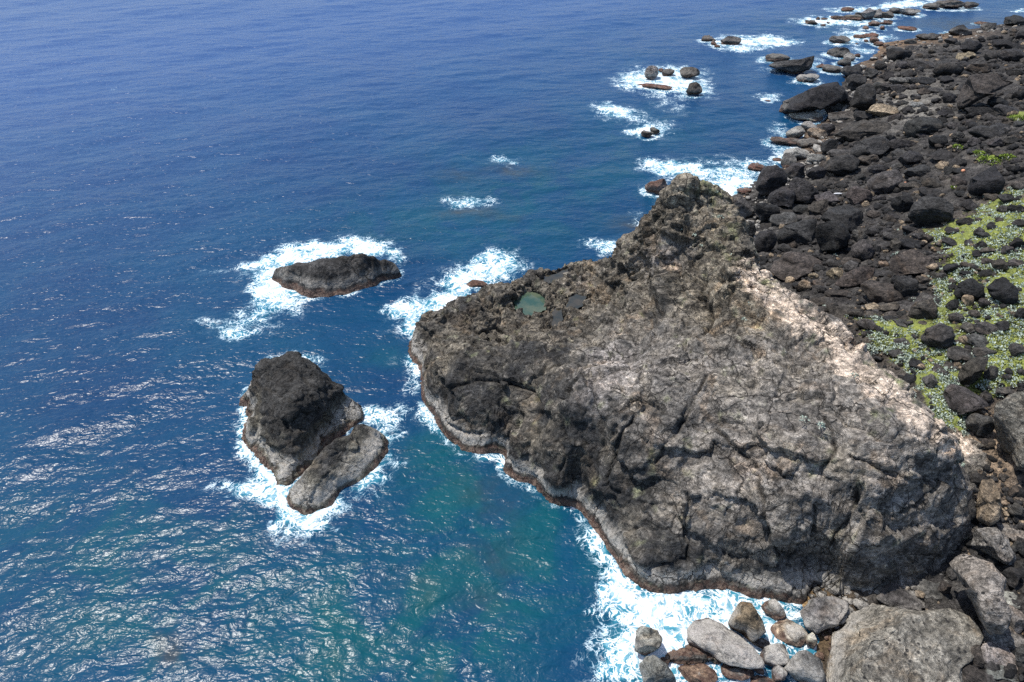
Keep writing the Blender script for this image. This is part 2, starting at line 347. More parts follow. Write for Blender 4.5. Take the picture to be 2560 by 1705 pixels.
gp += [(75,30,14),(95,75,15),(140,110,12),(60,8,11),(42,5,7),(30,5,4),(14,5,-2),(14,-10,-3),(40,-10,6),(130,215,-2),(180,215,-2),(60,0,9),(19,48,-1),(12,60,-3),(200,120,20),tuple(at(2575,35,-1.5)[0]),tuple(at(2700,30,-1.5)[0]),tuple(at(2500,20,-1.8)[0]),(150,190,-1),(190,180,-1.5)]
Gs = Surf(gp, 1.5)
G = Grid(Gs, -10, 190, -12, 240, .5)

# ------------------------------------------------------------------ headland
hW = sc([(965,850),(968,895),(985,940),(1020,1000),(1065,1038),(1110,1046),(1158,1046),(1155,1080),(1230,1122),(1310,1160),(1360,1210),(1400,1270),(1450,1340),(1530,1372),(1610,1357),(1700,1367),(1780,1378),(1850,1392),(1890,1362)])
hS = sc([(958,800,1.2),(955,762,1.4),(985,722,2.6),(1050,690,3.4),(1130,657,3.4),(1210,632,3.3),(1300,608,3.4),(1365,605,3.9),(1410,598,4.6),(1418,575,6.0),(1440,545,7.4),(1478,515,8.6),(1500,485,10.2),(1522,450,11.8),(1560,424,13.1),(1600,416,13.4),(1645,434,12.8)])
# ridge running down to the right, with the rubble slope behind it
hR = sc([(1678,468,12.9,3.0,1.8),(1700,500,12.5,2.5,1.8),(1716,560,11.7,2.8,1.8),(1730,610,11.2,3.0,1.8),(1775,645,10.7,3.2,1.6),(1870,702,10.5,3.8,1.7),(1930,752,10.4,4.4,1.7),(2050,862,10.3,5.0,1.7),(2130,940,9.9,5.2,1.6),(2195,1000,9.3,5.0,1.5)])
hI = sc([(1215,700,3.3),(1260,640,3.4),(1320,690,3.6),(1275,735,3.6),(1130,775,2.6),(1100,700,4.3),(1030,745,3.6),(1180,665,4.0),(1380,635,4.6),(1000,800,3.6),
 (1000,850,3.3),(1060,870,4.2),(1180,840,5.3),(1050,950,2.1),(1150,990,1.9),(1130,930,3.7),(1300,930,6.6),(1400,870,7.9),(1300,1060,3.7),(1400,1000,6.4),(1400,1130,3.0),(1440,760,5.8),(1360,770,5.0),(1430,660,5.1),(1500,640,7.6),
 (1500,720,7.2),(1540,540,11.2),(1560,640,9.2),(1620,480,12.9),(1600,600,10.1),(1660,600,10.8),(1600,700,9.0),(1700,700,10.0),(1600,850,8.6),(1600,1000,7.2),(1600,1150,4.8),(1600,1280,2.3),(1500,1250,2.6),(1480,1130,4.0),
 (1760,780,10.0),(1800,900,9.7),(1800,1050,8.2),(1800,1200,5.6),(1800,1310,2.6),(1900,820,10.2),(1950,950,10.2),(1950,1100,8.6),(1980,1220,6.4),(1950,1320,3.2),(2080,1020,9.9),(2150,1100,7.9),(2140,1200,5.3),(2150,1260,3.5),(2060,1320,2.4),
 (2210,1080,7.0),(2215,1170,4.5),(2195,1235,3.2)])
# undercut / base on the right-hand end
hB = sc([(1960,1372,.8),(2040,1375,.9),(2120,1345,1.0),(2190,1295,1.2),(2232,1230,1.8),(2262,1150,3.0),(2270,1085,4.5),(2245,1020,5.6)])
def head_pts():
    c = (1750*1.0, 1000, 6)
    p = relief_pts(hW, hS, hI, c, wd=.9, wz=-2.0, sd_=1.7, inz=(.95, 1.9))
    p += relief_pts([], hR, [], c, sd_=2.2)
    p += relief_pts([], [], hB, c)
    w = at([q[0] for q in hB], [q[1] for q in hB], [q[2] for q in hB]); c2 = at(1900, 1150, 8)[0]
    for q in w:
        n = q[:2]-c2[:2]; n /= np.linalg.norm(n); p.append((q[0]+n[0]*2.2, q[1]+n[1]*2.2, q[2]-2.6))
    return p
Hraw = Surf(head_pts(), .4, .10)
# keep the spline from swelling above the crest line that was surveyed
_cr = sorted([(p[0], p[1]) for p in hS if p[0] > 1060]+[(p[0], p[1]) for p in hR]); _cu = np.array([p[0] for p in _cr]); _cv = np.array([p[1] for p in _cr])
def Hs(x, y):
    z = Hraw(x, y); u = CU+FPX*x/(y*cp+(CH-z)*sp)
    for _ in range(2):
        v = np.interp(u, _cu, _cv)-1; k_ = (CV-v)/FPX; zm = CH+y*(-sp+cp*k_)/(cp+sp*k_); d = z-zm; z2 = zm-.15*np.log1p(np.exp(-np.clip(d, -30, 30)/.15)); z2 = np.where((u > _cu[0]) & (u < _cu[-1]), z2, z)
        u = CU+FPX*x/(y*cp+(CH-z2)*sp)
    return np.where(y > 20, z2, z)
def on_poly(px, py, poly):
    """inside test and edge distance for a pixel polygon"""
    P = np.array(poly, float); n = len(P); ins = np.zeros(len(px), bool); d = np.full(len(px), 1e9)
    for i in range(n):
        a, b = P[i], P[(i+1) % n]
        c = ((a[1] > py) != (b[1] > py)) & (px < (b[0]-a[0])*(py-a[1])/(b[1]-a[1]+1e-12)+a[0]); ins ^= c
        ab = b-a; t = np.clip(((px-a[0])*ab[0]+(py-a[1])*ab[1])/(ab@ab+1e-9), 0, 1)
        d = np.minimum(d, np.hypot(px-a[0]-t*ab[0], py-a[1]-t*ab[1]))
    return np.where(ins, -d, d)
def polyline_d(px, py, line):
    d = np.full(len(px), 1e9)
    for a, b in zip(line[:-1], line[1:]):
        a = np.array(a, float); b = np.array(b, float); ab = b-a; t = np.clip(((px-a[0])*ab[0]+(py-a[1])*ab[1])/(ab@ab+1e-9), 0, 1)
        d = np.minimum(d, np.hypot(px-a[0]-t*ab[0], py-a[1]-t*ab[1]))
    return d
def c7(L): return [(1000+x/2.01, 420+y/2.01) for x, y in L]
def c8(L): return [(1200+x/1.7316, 1000+y/1.7316) for x, y in L]
pools = [ # outline px, level, material, label
 (c7([(578,668),(610,640),(660,614),(700,625),(722,668),(722,710),(690,720),(668,748),(640,752),(600,720)]), 3.2, 'g', 'tide pool'),
 (c7([(690,560),(720,545),(780,535),(838,505),(830,535),(790,565),(740,578),(700,575)]), 3.45, 'd', ''),
 (c7([(840,700),(855,655),(885,640),(930,650),(915,690),(870,715)]), 3.6, 'd', ''),
 (c7([(762,740),(780,710),(808,715),(815,760),(790,792),(765,785)]), 3.55, 'd', '')]
pool_w = [(at([q[0] for q in p[0]], [q[1] for q in p[0]], p[1])[:, :2], p[1], p[2]) for p in pools]
HG = Grid(Hs, -14, 38, 16, 72, .25)
cr_px = [c7([(1565,1030),(1490,1150),(1430,1220),(1400,1300),(1330,1400),(1290,1480)]), c7([(1190,1250),(1120,1340),(1070,1450),(1050,1560)]),
 c8([(930,0),(870,110),(830,185)]), c8([(620,170),(570,290),(560,370),(610,400)]), c8([(895,400),(893,560),(912,640),(900,692),(720,730)]), c8([(1200,320),(1240,500),(1250,610)]),
 c8([(1480,60),(1520,110),(1532,190),(1470,330),(1560,375),(1632,408),(1600,500),(1520,640),(1440,715)]), c8([(1600,230),(1700,275),(1790,320),(1870,350),(1970,362)]), c8([(1450,440),(1440,520),(1425,610)]),
 c8([(2090,240),(2040,290),(1990,372),(1900,440),(1750,512)]), c8([(1470,862),(1600,850),(1690,862)]), c8([(1020,120),(1100,200),(1240,330),(1330,330)]), c8([(1280,640),(1340,690),(1420,640),(1500,600)]),
 c7([(1640,520),(1680,620),(1640,700),(1700,760)]), c7([(1540,500),(1500,600),(1560,700),(1530,830)]), c7([(420,830),(480,800),(600,860),(720,830)]), c7([(250,1120),(330,1080),(460,1060),(640,1090),(690,1180)]), c7([(230,1290),(350,1330),(560,1350)]),
 c7([(590,1270),(575,1400),(545,1520)]), c7([(800,1300),(830,1440),(800,1560)])]
cracks = []
for L in cr_px:
    L2 = []
    for a, b in zip(L[:-1], L[1:]):
        for t in np.linspace(0, 1, 4, endpoint=False): L2.append((a[0]*(1-t)+b[0]*t+RS.normal()*2.5, a[1]*(1-t)+b[1]*t+RS.normal()*2.5))
    L2.append(L[-1]); P = march(HG, [p[0] for p in L2], [p[1] for p in L2]); cracks.append(P)
def cT(L): return [(1000+x/.8615, 400+y/.8615) for x, y in L]
ribs = [(cT([(612,60),(590,130),(565,210),(575,300)]), .75, .75), (cT([(650,90),(690,190),(735,290),(800,330)]), .55, .6), (cT([(520,225),(545,320),(500,410)]), -.75, .7), (cT([(640,190),(650,290),(690,380)]), -.65, .65),
 (cT([(745,330),(820,380),(870,450)]), -.8, .6), (cT([(850,560),(935,600),(1010,640)]), -.55, .6), (cT([(930,600),(890,680)]), -.5, .55), (cT([(860,430),(1000,520),(1120,620)]), .45, .6), (cT([(440,700),(520,640),(600,560),(660,480)]), .45, .8),
 (cT([(250,460),(300,560),(270,640)]), -.45, .6), (cT([(120,470),(150,560)]), .4, .6), (cT([(960,790),(1060,740),(1170,680)]), -.45, .5), (cT([(620,600),(640,720),(610,850)]), -.35, .55), (cT([(330,420),(420,430),(520,400)]), -.5, .6)]
rib_w = []
for L, amp_, wd_ in ribs:
    L2 = []
    for a, b in zip(L[:-1], L[1:]):
        for t in np.linspace(0, 1, 4, endpoint=False): L2.append((a[0]*(1-t)+b[0]*t+RS.normal()*7, a[1]*(1-t)+b[1]*t+RS.normal()*5))
    L2.append(L[-1]); rib_w.append((march(HG, [p[0] for p in L2], [p[1] for p in L2]), amp_, wd_))
def seg_d3(P, line, lim):
    d = np.full(len(P), 1e9); lo = line.min(0)-lim; hi = line.max(0)+lim
    m = ((P >= lo) & (P <= hi)).all(1); Q = P[m]; dd = np.full(len(Q), 1e9)
    for a, b in zip(line[:-1], line[1:]):
        ab = b-a; t = np.clip(((Q-a)@ab)/(ab@ab+1e-9), 0, 1); dd = np.minimum(dd, np.linalg.norm(Q-a-t[:, None]*ab, axis=1))
    d[m] = dd; return d
def blob(u, v, L):
    s = 0
    for (x, y, rx, ry, a, w) in L:
        ca, sa = math.cos(math.radians(a)), math.sin(math.radians(a)); dx = u-x; dy = v-y
        X = (dx*ca+dy*sa)/rx; Y = (-dx*sa+dy*ca)/ry; s = s+w*np.exp(-(X*X+Y*Y)**1.0)
    return s
def build_headland():
    d = .09; g = Grid(Hs, -13, 35, 18, 70, d)
    V = np.stack([g.X.ravel(), g.Y.ravel(), g.Z.ravel()], 1)
    # the blow hole and the pool basins
    for poly, lev, kd in pool_w:
        e = on_poly(V[:, 0], V[:, 1], poly)+.26*fbm(V*np.array([1,1,0])/.7+lev, 3, .6); w = sstep(.55, -.15, e); V[:, 2] = V[:, 2]*(1-w)+(lev-.3)*w
        rim = sstep(1.1, .5, e)*(1-w); V[:, 2] = V[:, 2]*(1-rim)+np.maximum(V[:, 2], lev+.28)*rim
    hole = at(1233, 855, 3.0)[0]; hd = np.hypot((V[:, 0]-hole[0])/1.1, (V[:, 1]-hole[1])/.8); V[:, 2] -= 2.6*sstep(1.15, .6, hd)
    F = grid_faces(g.nx, g.ny); keep = V[:, 2] > -2.6; V, F, used = trim(V, F, keep)
    N = vnormals(V, F); u, v = proj(V)
    inpool = np.zeros(len(V))
    for poly, lev, kd in pool_w: inpool = np.maximum(inpool, .85*sstep(.35, -.3, on_poly(V[:, 0], V[:, 1], poly)))
    rough = np.clip(.26+blob(u, v, [(1740,600,240,230,0,.62),(1350,740,300,100,-15,.75),(1900,760,220,80,40,.3)]), 0, 1.0)*(1-.75*inpool)
    low = sstep(.2, 2.0, V[:, 2])
    P = V.copy(); warp = np.stack([fbm(P/2.4+7, 3), fbm(P/2.4+31, 3), fbm(P/2.4+57, 3)], 1)
    disp = .26*fbm(P/4.5, 4)*low
    Rm = np.array(Matrix.Rotation(.6, 3, 'X') @ Matrix.Rotation(.5, 3, 'Z')); Q = (P+warp*.9)@Rm.T
    def saw(t): f = t-np.floor(t); return f-sstep(.86, 1.0, f)
    t1 = (P@np.array([.62, -.45, .64]))/2.6+.55*warp[:, 0]; t2 = (P@np.array([.80, .55, -.25]))/1.7+.5*warp[:, 1]
    a1 = np.clip(.5+fbm(P/5+77, 3), 0, 1); disp += low*(1-inpool)*(.42*a1*saw(t1)+.20*(1-a1)*saw(t2)-.12)
    f1, f2, cid = worley(Q/np.array([4.2, 3.4, 2.4])+9); gap = f2-f1; disp += .60*worley.facet*low*(1-inpool)-.10*rough*np.exp(-(gap/.05)**2)
    f1, f2, cid = worley((Q+warp*.3)/np.array([2.1, 1.5, 1.0])); gap = f2-f1
    disp += rough*((_perm[cid]/255.-.5)*.30*sstep(0, .12, gap)+.50*worley.facet-.17*np.exp(-(gap/.045)**2))
    f1, f2, cid = worley((Q+warp*.3)/np.array([.85, .62, .42])+5); gap = f2-f1
    disp += (.12+.8*rough**1.5)*((_perm[cid]/255.-.5)*.11*sstep(0, .2, gap)+.24*worley.facet-.05*np.exp(-(gap/.09)**2))
    disp += (.05+.05*rough)*fbm(P/1.1, 5, .6)*(.4+.6*low)
    for L, amp_, wd_ in rib_w:
        dd = seg_d3(P+warp*.35, L, 4.0); disp += amp_*np.clip(1-dd/(wd_*1.9), 0, 1)**1.3
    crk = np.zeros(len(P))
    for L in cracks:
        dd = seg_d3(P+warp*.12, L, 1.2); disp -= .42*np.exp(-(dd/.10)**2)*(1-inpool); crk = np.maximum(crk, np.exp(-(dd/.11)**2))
    V2 = V+N*disp[:, None]
    # --- vertex hues by region, darkened along the cracks
    dark = np.array([.068,.065,.060]); grey = np.array([.195,.178,.158]); tan = np.array([.55,.455,.365]); brown = np.array([.19,.165,.125]); moss = np.array([.13,.15,.05])
    nn = fbm(P/3.0+3, 5, .6); n2 = fbm(P/1.1+9, 4, .6); streak = fbm((P@Rm.T)/np.array([2.6, 1.6, .42]), 5, .6)
    grey_w = blob(u, v, [(2050,1120,330,300,20,1.0),(1760,1250,190,240,0,.62),(1560,920,170,120,10,.62),(1800,900,220,120,20,.5),(2280,1250,200,170,0,.7),(1980,1400,220,90,0,.28),(2150,900,240,110,40,.5),(1240,770,140,70,0,.12)])
    grey_w -= blob(u, v, [(1240,980,240,210,0,.38),(1440,1140,150,120,30,.35),(1420,860,140,70,0,.15),(1180,1050,170,130,35,.4),(1500,1240,190,100,40,.55),(1560,1380,210,90,15,.65),(1760,1440,220,80,0,.65),(2050,1480,160,45,0,.35),(2010,960,90,60,30,.35),(1190,830,130,70,0,.2)])
    grey_w = np.clip(.06+grey_w*.80+.50*nn+.48*streak+.24*n2, -.25, 1.15)[:, None]  # weight from charcoal to grey, by region and noise
    c = np.clip(dark*(1-grey_w)+grey*grey_w*1.15, .035, .5)
    pk = np.clip(blob(u, v, [(1740,560,190,200,0,1.0),(1820,730,140,110,30,.8)])+.5*nn, 0, .85)[:, None]; lf = blob(u, v, [(1640,640,90,150,20,1.0),(1745,480,110,70,0,-.9)])[:, None]; c = c*(1-pk)+(brown*(1-.45*lf)*(1+.55*n2[:, None]))*pk
    sh = np.clip(blob(u, v, [(1420,730,240,100,-15,.9),(1130,860,140,80,0,.5)])+.4*nn, 0, .75)[:, None]; c = c*(1-sh)+(brown*.78*(1+.7*streak[:, None]))*sh
    rd = polyline_d(u, v, [(1880,700),(1930,735),(2010,800),(2110,880),(2200,970),(2290,1050),(2400,1120)])
    rw = sstep(1, 0, (rd+30*n2-8)/(44+12*nn))*sstep(-.9, -.2, streak+.35)
    rw = np.clip(rw*1.25, 0, 1)[:, None]*.95; c = c*(1-rw)+tan*rw
    pl = np.clip(blob(u, v, [(1540,920,80,60,0,1.0),(1480,1000,60,60,0,.5),(1890,1180,80,60,0,.6),(1450,700,60,30,0,.4),(1660,640,60,90,70,.7),(1760,480,60,50,0,.4)])*1.0+.55*n2-.25, 0, .6)[:, None]; c = c*(1-pl)+np.array([.34,.31,.29])*pl
    vn = np.abs(fbm(P@Rm.T/np.array([3.2, 1.1, .7])+21+warp*.5, 4, .6)); vw = (sstep(.05, .0, vn)*np.clip(.25+nn, 0, .6)*.8)[:, None]; c = c*(1-vw)+np.array([.38,.345,.30])*vw
    dk = (sstep(.25, .75, fbm(P@Rm.T/np.array([1.5, .8, .5])+61, 5, .65))*.62)[:, None]; c = c*(1-dk)+np.array([.050,.046,.042])*dk
    gm = np.clip(blob(u, v, [(1770,470,60,40,20,.8),(1830,600,40,60,0,.7),(1920,715,30,16,40,.9),(2225,955,70,14,45,.9),(1250,740,60,30,0,.25)])+.9*n2-.45, 0, .8)[:, None]; c = c*(1-gm)+moss*gm
    c = c*(1-.6*crk[:, None])  # colour goes darker along the carved cracks
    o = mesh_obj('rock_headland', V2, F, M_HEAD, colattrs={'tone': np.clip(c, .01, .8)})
    tag(o, 'huge jagged dark headland rising to a craggy peak with a pale sandy ridge', 'rock headland')
    return o, V2
headland, HV = build_headland()
H2 = lambda x, y: HG(x, y)
for i, (poly, lev, kd) in enumerate(pool_w):
    c = poly.mean(0); n = 40; ang = np.linspace(0, 2*math.pi, n, endpoint=False)
    pp = np.concatenate([poly[k]*(1-t)+poly[(k+1) % len(poly)]*t for k in range(len(poly)) for t in (0, .34, .67)]).reshape(-1, 2); big = c+(pp-c)*(1.16+.07*np.sin(np.arange(len(pp))*2.3)[:, None]); m = len(big)
    V = [(c[0], c[1], lev)]+[(p[0], p[1], lev) for p in big]; Fp = [(0, 1+k, 1+(k+1) % m) for k in range(m)]
    p = mesh_obj('tide_pool', V, Fp, M_POOL if kd == 'g' else M_POOLD, parent=headland)
    p['label'] = ['largest tide pool holding still green water', 'shallow grey tide pool by the outer rim', 'small murky tide pool under the slope', 'smallest dark tide pool beside the green one'][i]

# ------------------------------------------------------------------ sea islets modelled from their own outlines
def cF(L): return [(500+p[0]/1.96, 550+p[1]/1.96)+tuple(p[2:]) for p in L]
def islet(name, W, Sil, I, centre, tone, label, cat, sp_=.085, amp=1.0, wd=.8, inz=(.5, 1.0), sd_=1.5, back=None, tonefn=None, cut=None):
    pts = relief_pts(cF(W), cF(Sil), cF(I), cF([centre])[0], wd=wd, wz=-1.6, inz=inz, sd_=sd_, back=back)
    f = Surf(pts, .3, .05); P = np.array(pts); x0, y0 = P[:, :2].min(0)+1.2; x1, y1 = P[:, :2].max(0)-1.2
    g = Grid(f, x0, x1, y0, y1, sp_); V = np.stack([g.X.ravel(), g.Y.ravel(), g.Z.ravel()], 1); F = grid_faces(g.nx, g.ny)
    if cut is not None: V[:, 2] = cut(V)
    V, F, _ = trim(V, F, V[:, 2] > -1.6); N = vnormals(V, F); u, v = proj(V)
    warp = np.stack([fbm(V/2+7, 3), fbm(V/2+31, 3), fbm(V/2+57, 3)], 1)
    f1, f2, cid = worley((V+warp*.5)/np.array([2.8, 2.2, 1.7])); gap = f2-f1
    low = sstep(-.3, 1.2, V[:, 2])
    disp = amp*(.13*fbm(V/2.2, 4)*(.4+.6*low)+low*((_perm[cid]/255.-.5)*.18*sstep(0, .2, gap)+.34*worley.facet-.06*np.exp(-(gap/.06)**2))+.05*fbm(V/.8, 4, .6))
    worley((V+warp*.3)/np.array([.8, .6, .45])+3); disp += amp*.10*worley.facet*(.3+.7*low)
    disp += amp*.16*(1-low)*fbm(V/.8+3, 3, .6, True)
    V2 = V+N*disp[:, None]; nn = fbm(V/1.6+3, 4, .6)
    c = np.array(tone)[None]*(1+.5*nn[:, None]) if tonefn is None else tonefn(V, u, v, nn)
    o = mesh_obj(name, V2, F, M_HEAD, colattrs={'tone': np.clip(c, .012, .6)}); tag(o, label, cat); o.color = (1, 1, 1, .5 if amp < .5 else 1.0); return o, f
islets = []
o, f = islet('sea_rock', [(372,300),(400,325),(450,338),(500,362),(545,380),(600,376),(650,370),(760,350),(830,332),(900,300),(978,262)],
 [(366,240,1.3),(390,226,1.6),(480,207,1.9),(600,192,2.2),(700,176,2.7),(760,160,3.2),(800,156,3.35),(850,166,3.1),(900,190,2.4),(940,218,1.6),(975,245,.8)],
 [(420,270,1.4),(520,255,1.9),(520,310,1.1),(640,240,2.3),(640,345,.7),(620,300,1.5),(700,300,1.3),(740,235,2.0),(720,280,1.5),(770,300,.9),(840,225,1.8),(840,265,1.3),(920,240,.6),(800,195,2.7)],
 (660,260,2), (.036,.035,.034), 'long low dark rock alone offshore with surf breaking along its far side', 'sea rock', amp=.38, back=(.1, 1.0), sd_=1.6)
islets.append(f)
def t2(V, u, v, nn):
    d = np.array([.036,.035,.033]); y = np.array([.21,.195,.15]); w = sstep(2.6, 1.4, V[:, 2]+nn*1.0)[:, None]*.5
    return (d*(1-w)+y*w)*(1+.4*nn[:, None])
o, f = islet('sea_rock', [(208,890),(235,920),(252,950),(232,1000),(228,1080),(248,1110),(280,1150),(330,1200),(380,1290),(440,1300),(490,1262),(560,1190),(600,1130),(660,1085),(710,1045),(760,1000),(792,972)],
 [(212,860,.9),(235,800,1.8),(262,745,2.7),(325,688,3.3),(400,690,3.7),(460,684,3.9),(520,688,3.9),(590,730,3.6),(645,800,3.2),(690,815,2.6),(730,870,1.6),(775,935,.9)],
 [(300,800,3.0),(400,780,4.2),(520,780,4.3),(620,850,3.4),(300,920,2.5),(400,900,4.1),(500,900,4.4),(600,920,3.3),(690,900,1.7),(290,1030,1.8),(360,1000,3.1),(440,980,3.8),(520,1000,3.0),(600,1010,1.7),(670,980,1.1),
  (300,1110,1.0),(380,1100,2.0),(440,1080,2.5),(500,1120,1.6),(560,1100,1.0),(420,1180,1.2),(500,1180,.9),(400,1245,.5),(240,860,1.6)],
 (470,960,4), (.05,.05,.045), 'largest offshore stack, a blocky dark rock with pale salt band around its foot', 'sea stack', amp=1.15, inz=(.35, .8), sd_=1.4, tonefn=t2)
islets.append(f)
o, f = islet('sea_rock', [(455,1425),(480,1436),(540,1450),(600,1425),(660,1395),(690,1340),(760,1300),(850,1235),(880,1190),(915,1150),(918,1100)],
 [(900,1050,.8),(860,1018,1.3),(800,1014,1.4),(755,1020,1.4),(715,1060,1.7),(665,1080,1.8),(600,1125,1.8),(560,1180,1.6),(510,1240,1.4),(470,1290,1.2),(430,1340,.6),(440,1390,.3)],
 [(520,1300,1.5),(600,1230,1.8),(700,1160,1.7),(800,1080,1.6),(860,1090,1.1),(560,1380,.8),(480,1340,.9),(650,1320,.8),(640,1260,1.6),(760,1230,.9),(740,1180,1.4),(850,1160,.6),(830,1120,1.2)],
 (670,1220,1.5), (.06,.06,.05), 'tilted oblong rock slab leaning against the foot of the largest offshore stack', 'rock slab', amp=.55, inz=(.3, .8), sd_=.9, tonefn=t2)
islets.append(f)

# ------------------------------------------------------------------ boulders
def icosphere(n):
    import bmesh
    bm = bmesh.new(); bmesh.ops.create_icosphere(bm, subdivisions=n, radius=1.0)
    V = np.array([v.co[:] for v in bm.verts]); F = np.array([[v.index for v in f.verts] for f in bm.faces]); bm.free(); return V, F
ICO = {n: icosphere(n) for n in (1, 2, 3, 4, 5)}
TONES = {'k': (.016,.016,.017), 'd': (.029,.028,.028), 'b': (.048,.041,.035), 't': (.23,.18,.125), 'g': (.125,.122,.118), 'r': (.095,.048,.034), 'p': (.36,.34,.27), 's': (.052,.049,.047), 'v': (.18,.168,.148), 'w': (.18,.175,.16), 'o': (.17,.125,.085)}
CNAME = {'k': 'black', 'd': 'dark grey', 'b': 'brown', 't': 'tan', 'g': 'grey', 'r': 'reddish brown', 'p': 'whitish', 's': 'pitted grey', 'v': 'speckled grey', 'w': 'light grey', 'o': 'orange brown'}
SURF = lambda x, y: np.maximum(G(x, y), 0.0)
rocks = []   # records
def make_rock(u, v, w, h, rot=0., tone='d', ang=.5, outline=None, seed=0, name='boulder', lift=.5, flat=None, z=None, dep=.85):
    rs = np.random.RandomState(seed*7+13)
    size = max(w, h); lvl = 5 if size > 110 else (4 if size > 34 else 3)
    V0, F = ICO[lvl]; V = V0.copy()
    # break the ball along random planes so it has faces and edges like split basalt
    ncut = int(15-ang*6)
    for k in range(ncut):
        n = rs.normal(size=3); n /= np.linalg.norm(n); off = rs.uniform(.34, .72)+(1-ang)*.24
        e = V@n-off; V -= n[None]*(np.where(e > 0, e, 0)*(.86+.14*min(ang*1.4, 1)))[:, None]
    V += V0*((.10-.05*ang)*fbm(V0*1.3+seed*3.1, 3))[:, None]
    # anchor on the ground
    hh = h/2.; ww = w/2.
    zf = SURF if z is None else (lambda x, y: np.zeros_like(x)+z)
    P = march(zf, u, v+hh*.35)[0]
    for it in range(2):
        D = (P-CC)@FW; m = D/FPX; dl = math.atan2(CH-P[2], math.hypot(P[0], P[1])); a = ww*m
        if rot and abs(rot) > 60: a = hh*m
        c2 = hh*m; b = min(a, 3*c2)*dep
        if b*math.sin(dl) > c2*.93: b = c2*.93/math.sin(dl)
        c = math.sqrt(max(c2*c2-(b*math.sin(dl))**2, (.30*c2)**2))/math.cos(dl)
        c = max(c, .30*b); P = march(zf, u, v, c*min(.92, .92*c*math.cos(dl)/c2))[0]
    V = V*np.array([a, b, c])[None]
    # conform the silhouette to the stone's outline as seen, keep the depth
    q = P-CC; vd = q/np.linalg.norm(q); R_ = RT; U_ = UP; fh = np.array([vd[0], vd[1], 0.]); fh /= np.linalg.norm(fh)
    V = V@np.stack([np.array([fh[1], -fh[0], 0.]), fh, np.array([0, 0, 1.])])
    K3 = V@np.linalg.inv(np.stack([R_, U_, vd])); x, y, zc = K3[:, 0], K3[:, 1], K3[:, 2]
    th = np.arctan2(y, x); r = np.hypot(x, y); nb = 60; bins = ((th+math.pi)/(2*math.pi)*nb).astype(int) % nb
    rc = np.zeros(nb); np.maximum.at(rc, bins, r)
    rc = np.maximum(rc, .25*(np.roll(rc, 1)+2*rc+np.roll(rc, -1))); tb = (np.arange(nb)+.5)/nb*2*math.pi-math.pi
    if outline is not None:
        o = np.array([((p[0]-u)*m, -(p[1]-v)*m) for p in outline]); K = len(o); tgt = np.zeros(nb)
        for i, t in enumerate(tb):
            d = np.array([math.cos(t), math.sin(t)]); best = 0
            for k in range(K):
                p, q2 = o[k], o[(k+1) % K]; e = q2-p; den = d[0]*e[1]-d[1]*e[0]
                if abs(den) < 1e-9: continue
                tt = (p[0]*e[1]-p[1]*e[0])/den; ss = (p[0]*d[1]-p[1]*d[0])/den
                if tt > 0 and -1e-6 <= ss <= 1+1e-6: best = max(best, tt)
            tgt[i] = best
        bad = tgt <= 0
        if bad.any(): tgt[bad] = np.interp(tb[bad], tb[~bad], tgt[~bad])
    else:
        ra = math.radians(-rot); A = ww*m; B = hh*m
        ce, se = np.cos(tb-ra), np.sin(tb-ra); el = A*B/np.sqrt((B*ce)**2+(A*se)**2)
        q_ = .35+.45*ang; tgt = q_*rc*(el.mean()/rc.mean())*(el/el.mean())**.35+(1-q_)*el
        pw = 1+.09*np.sin(tb*2+rs.uniform(0, 6))+.07*np.sin(tb*3+rs.uniform(0, 6))+.04*np.sin(tb*5+rs.uniform(0, 6)); tgt = tgt*pw
    kf = tgt/np.maximum(rc, 1e-4); kf = np.clip(kf, .3, 3)
    kv = np.interp(th, np.concatenate([[tb[-1]-2*math.pi], tb, [tb[0]+2*math.pi]]), np.concatenate([[kf[-1]], kf, [kf[0]]]))
    tf_ = float(sstep(math.radians(28), math.radians(48), dl)); F_ = U_-vd*(U_[2]/vd[2])
    Dm = U_*(1-tf_)+F_*tf_        # steep views: stretch along the ground, flat views: in the standing plane
    V = R_[None]*(x*kv)[:, None]+U_[None]*y[:, None]+Dm[None]*(y*(kv-1))[:, None]+vd[None]*zc[:, None]
    # surface relief
    s = (a+b+c)/3; Nn = V/np.linalg.norm(V, axis=1)[:, None]; Q = V+seed*5.7
    lay = Q@np.array([[.9, .3, .2], [-.2, .9, .4], [0, -.4, .9]]).T*np.array([.6, .8, 3.0])
    V = V+Nn*(s*((.055-.03*ang)*fbm(Q/s*1.3, 4)+.022*fbm(lay/s*1.8, 4, .6, True)-.015+.020*fbm(Q/s*5, 3)))[:, None]
    if tone in 'sv' : V = V+Nn*(.04*fbm(Q/.35, 3, .7, True))[:, None]
    o = mesh_obj(name, V, F, M_SPECK if tone in 'v' else M_BOULDER)
    o.location = tuple(P); tc = np.array(TONES[tone])*rs.uniform(.85, 1.2)*(1+rs.uniform(-.04, .04, 3)); o.color = (*tc, 1.0 if v > 1300 else (.30 if tone not in 'gpw' else .6))
    rec = dict(o=o, u=u, v=v, w=w, h=h, tone=tone, P=P, a=a, b=b, c=c, ang=ang); rocks.append(rec); return rec
tfB = lambda p: (1700+p[0]/2.738, p[1]/2.738); tfA = lambda p: (1500+p[0]/2.2208, p[1]/2.2208)
tfC = lambda p: (1800+p[0]/3.099, 300+p[1]/3.099); tfD = lambda p: (2000+p[0]/2.851, 700+p[1]/2.851); tfE = lambda p: (1480+p[0]/2.1806, 1300+p[1]/2.1806)
tf7 = lambda p: (1000+p[0]/2.01, 420+p[1]/2.01); tfG = lambda p: (2200+p[0]/3.733, p[1]/3.733); tfH = lambda p: (2260+p[0]/3.92, 1000+p[1]/3.92)
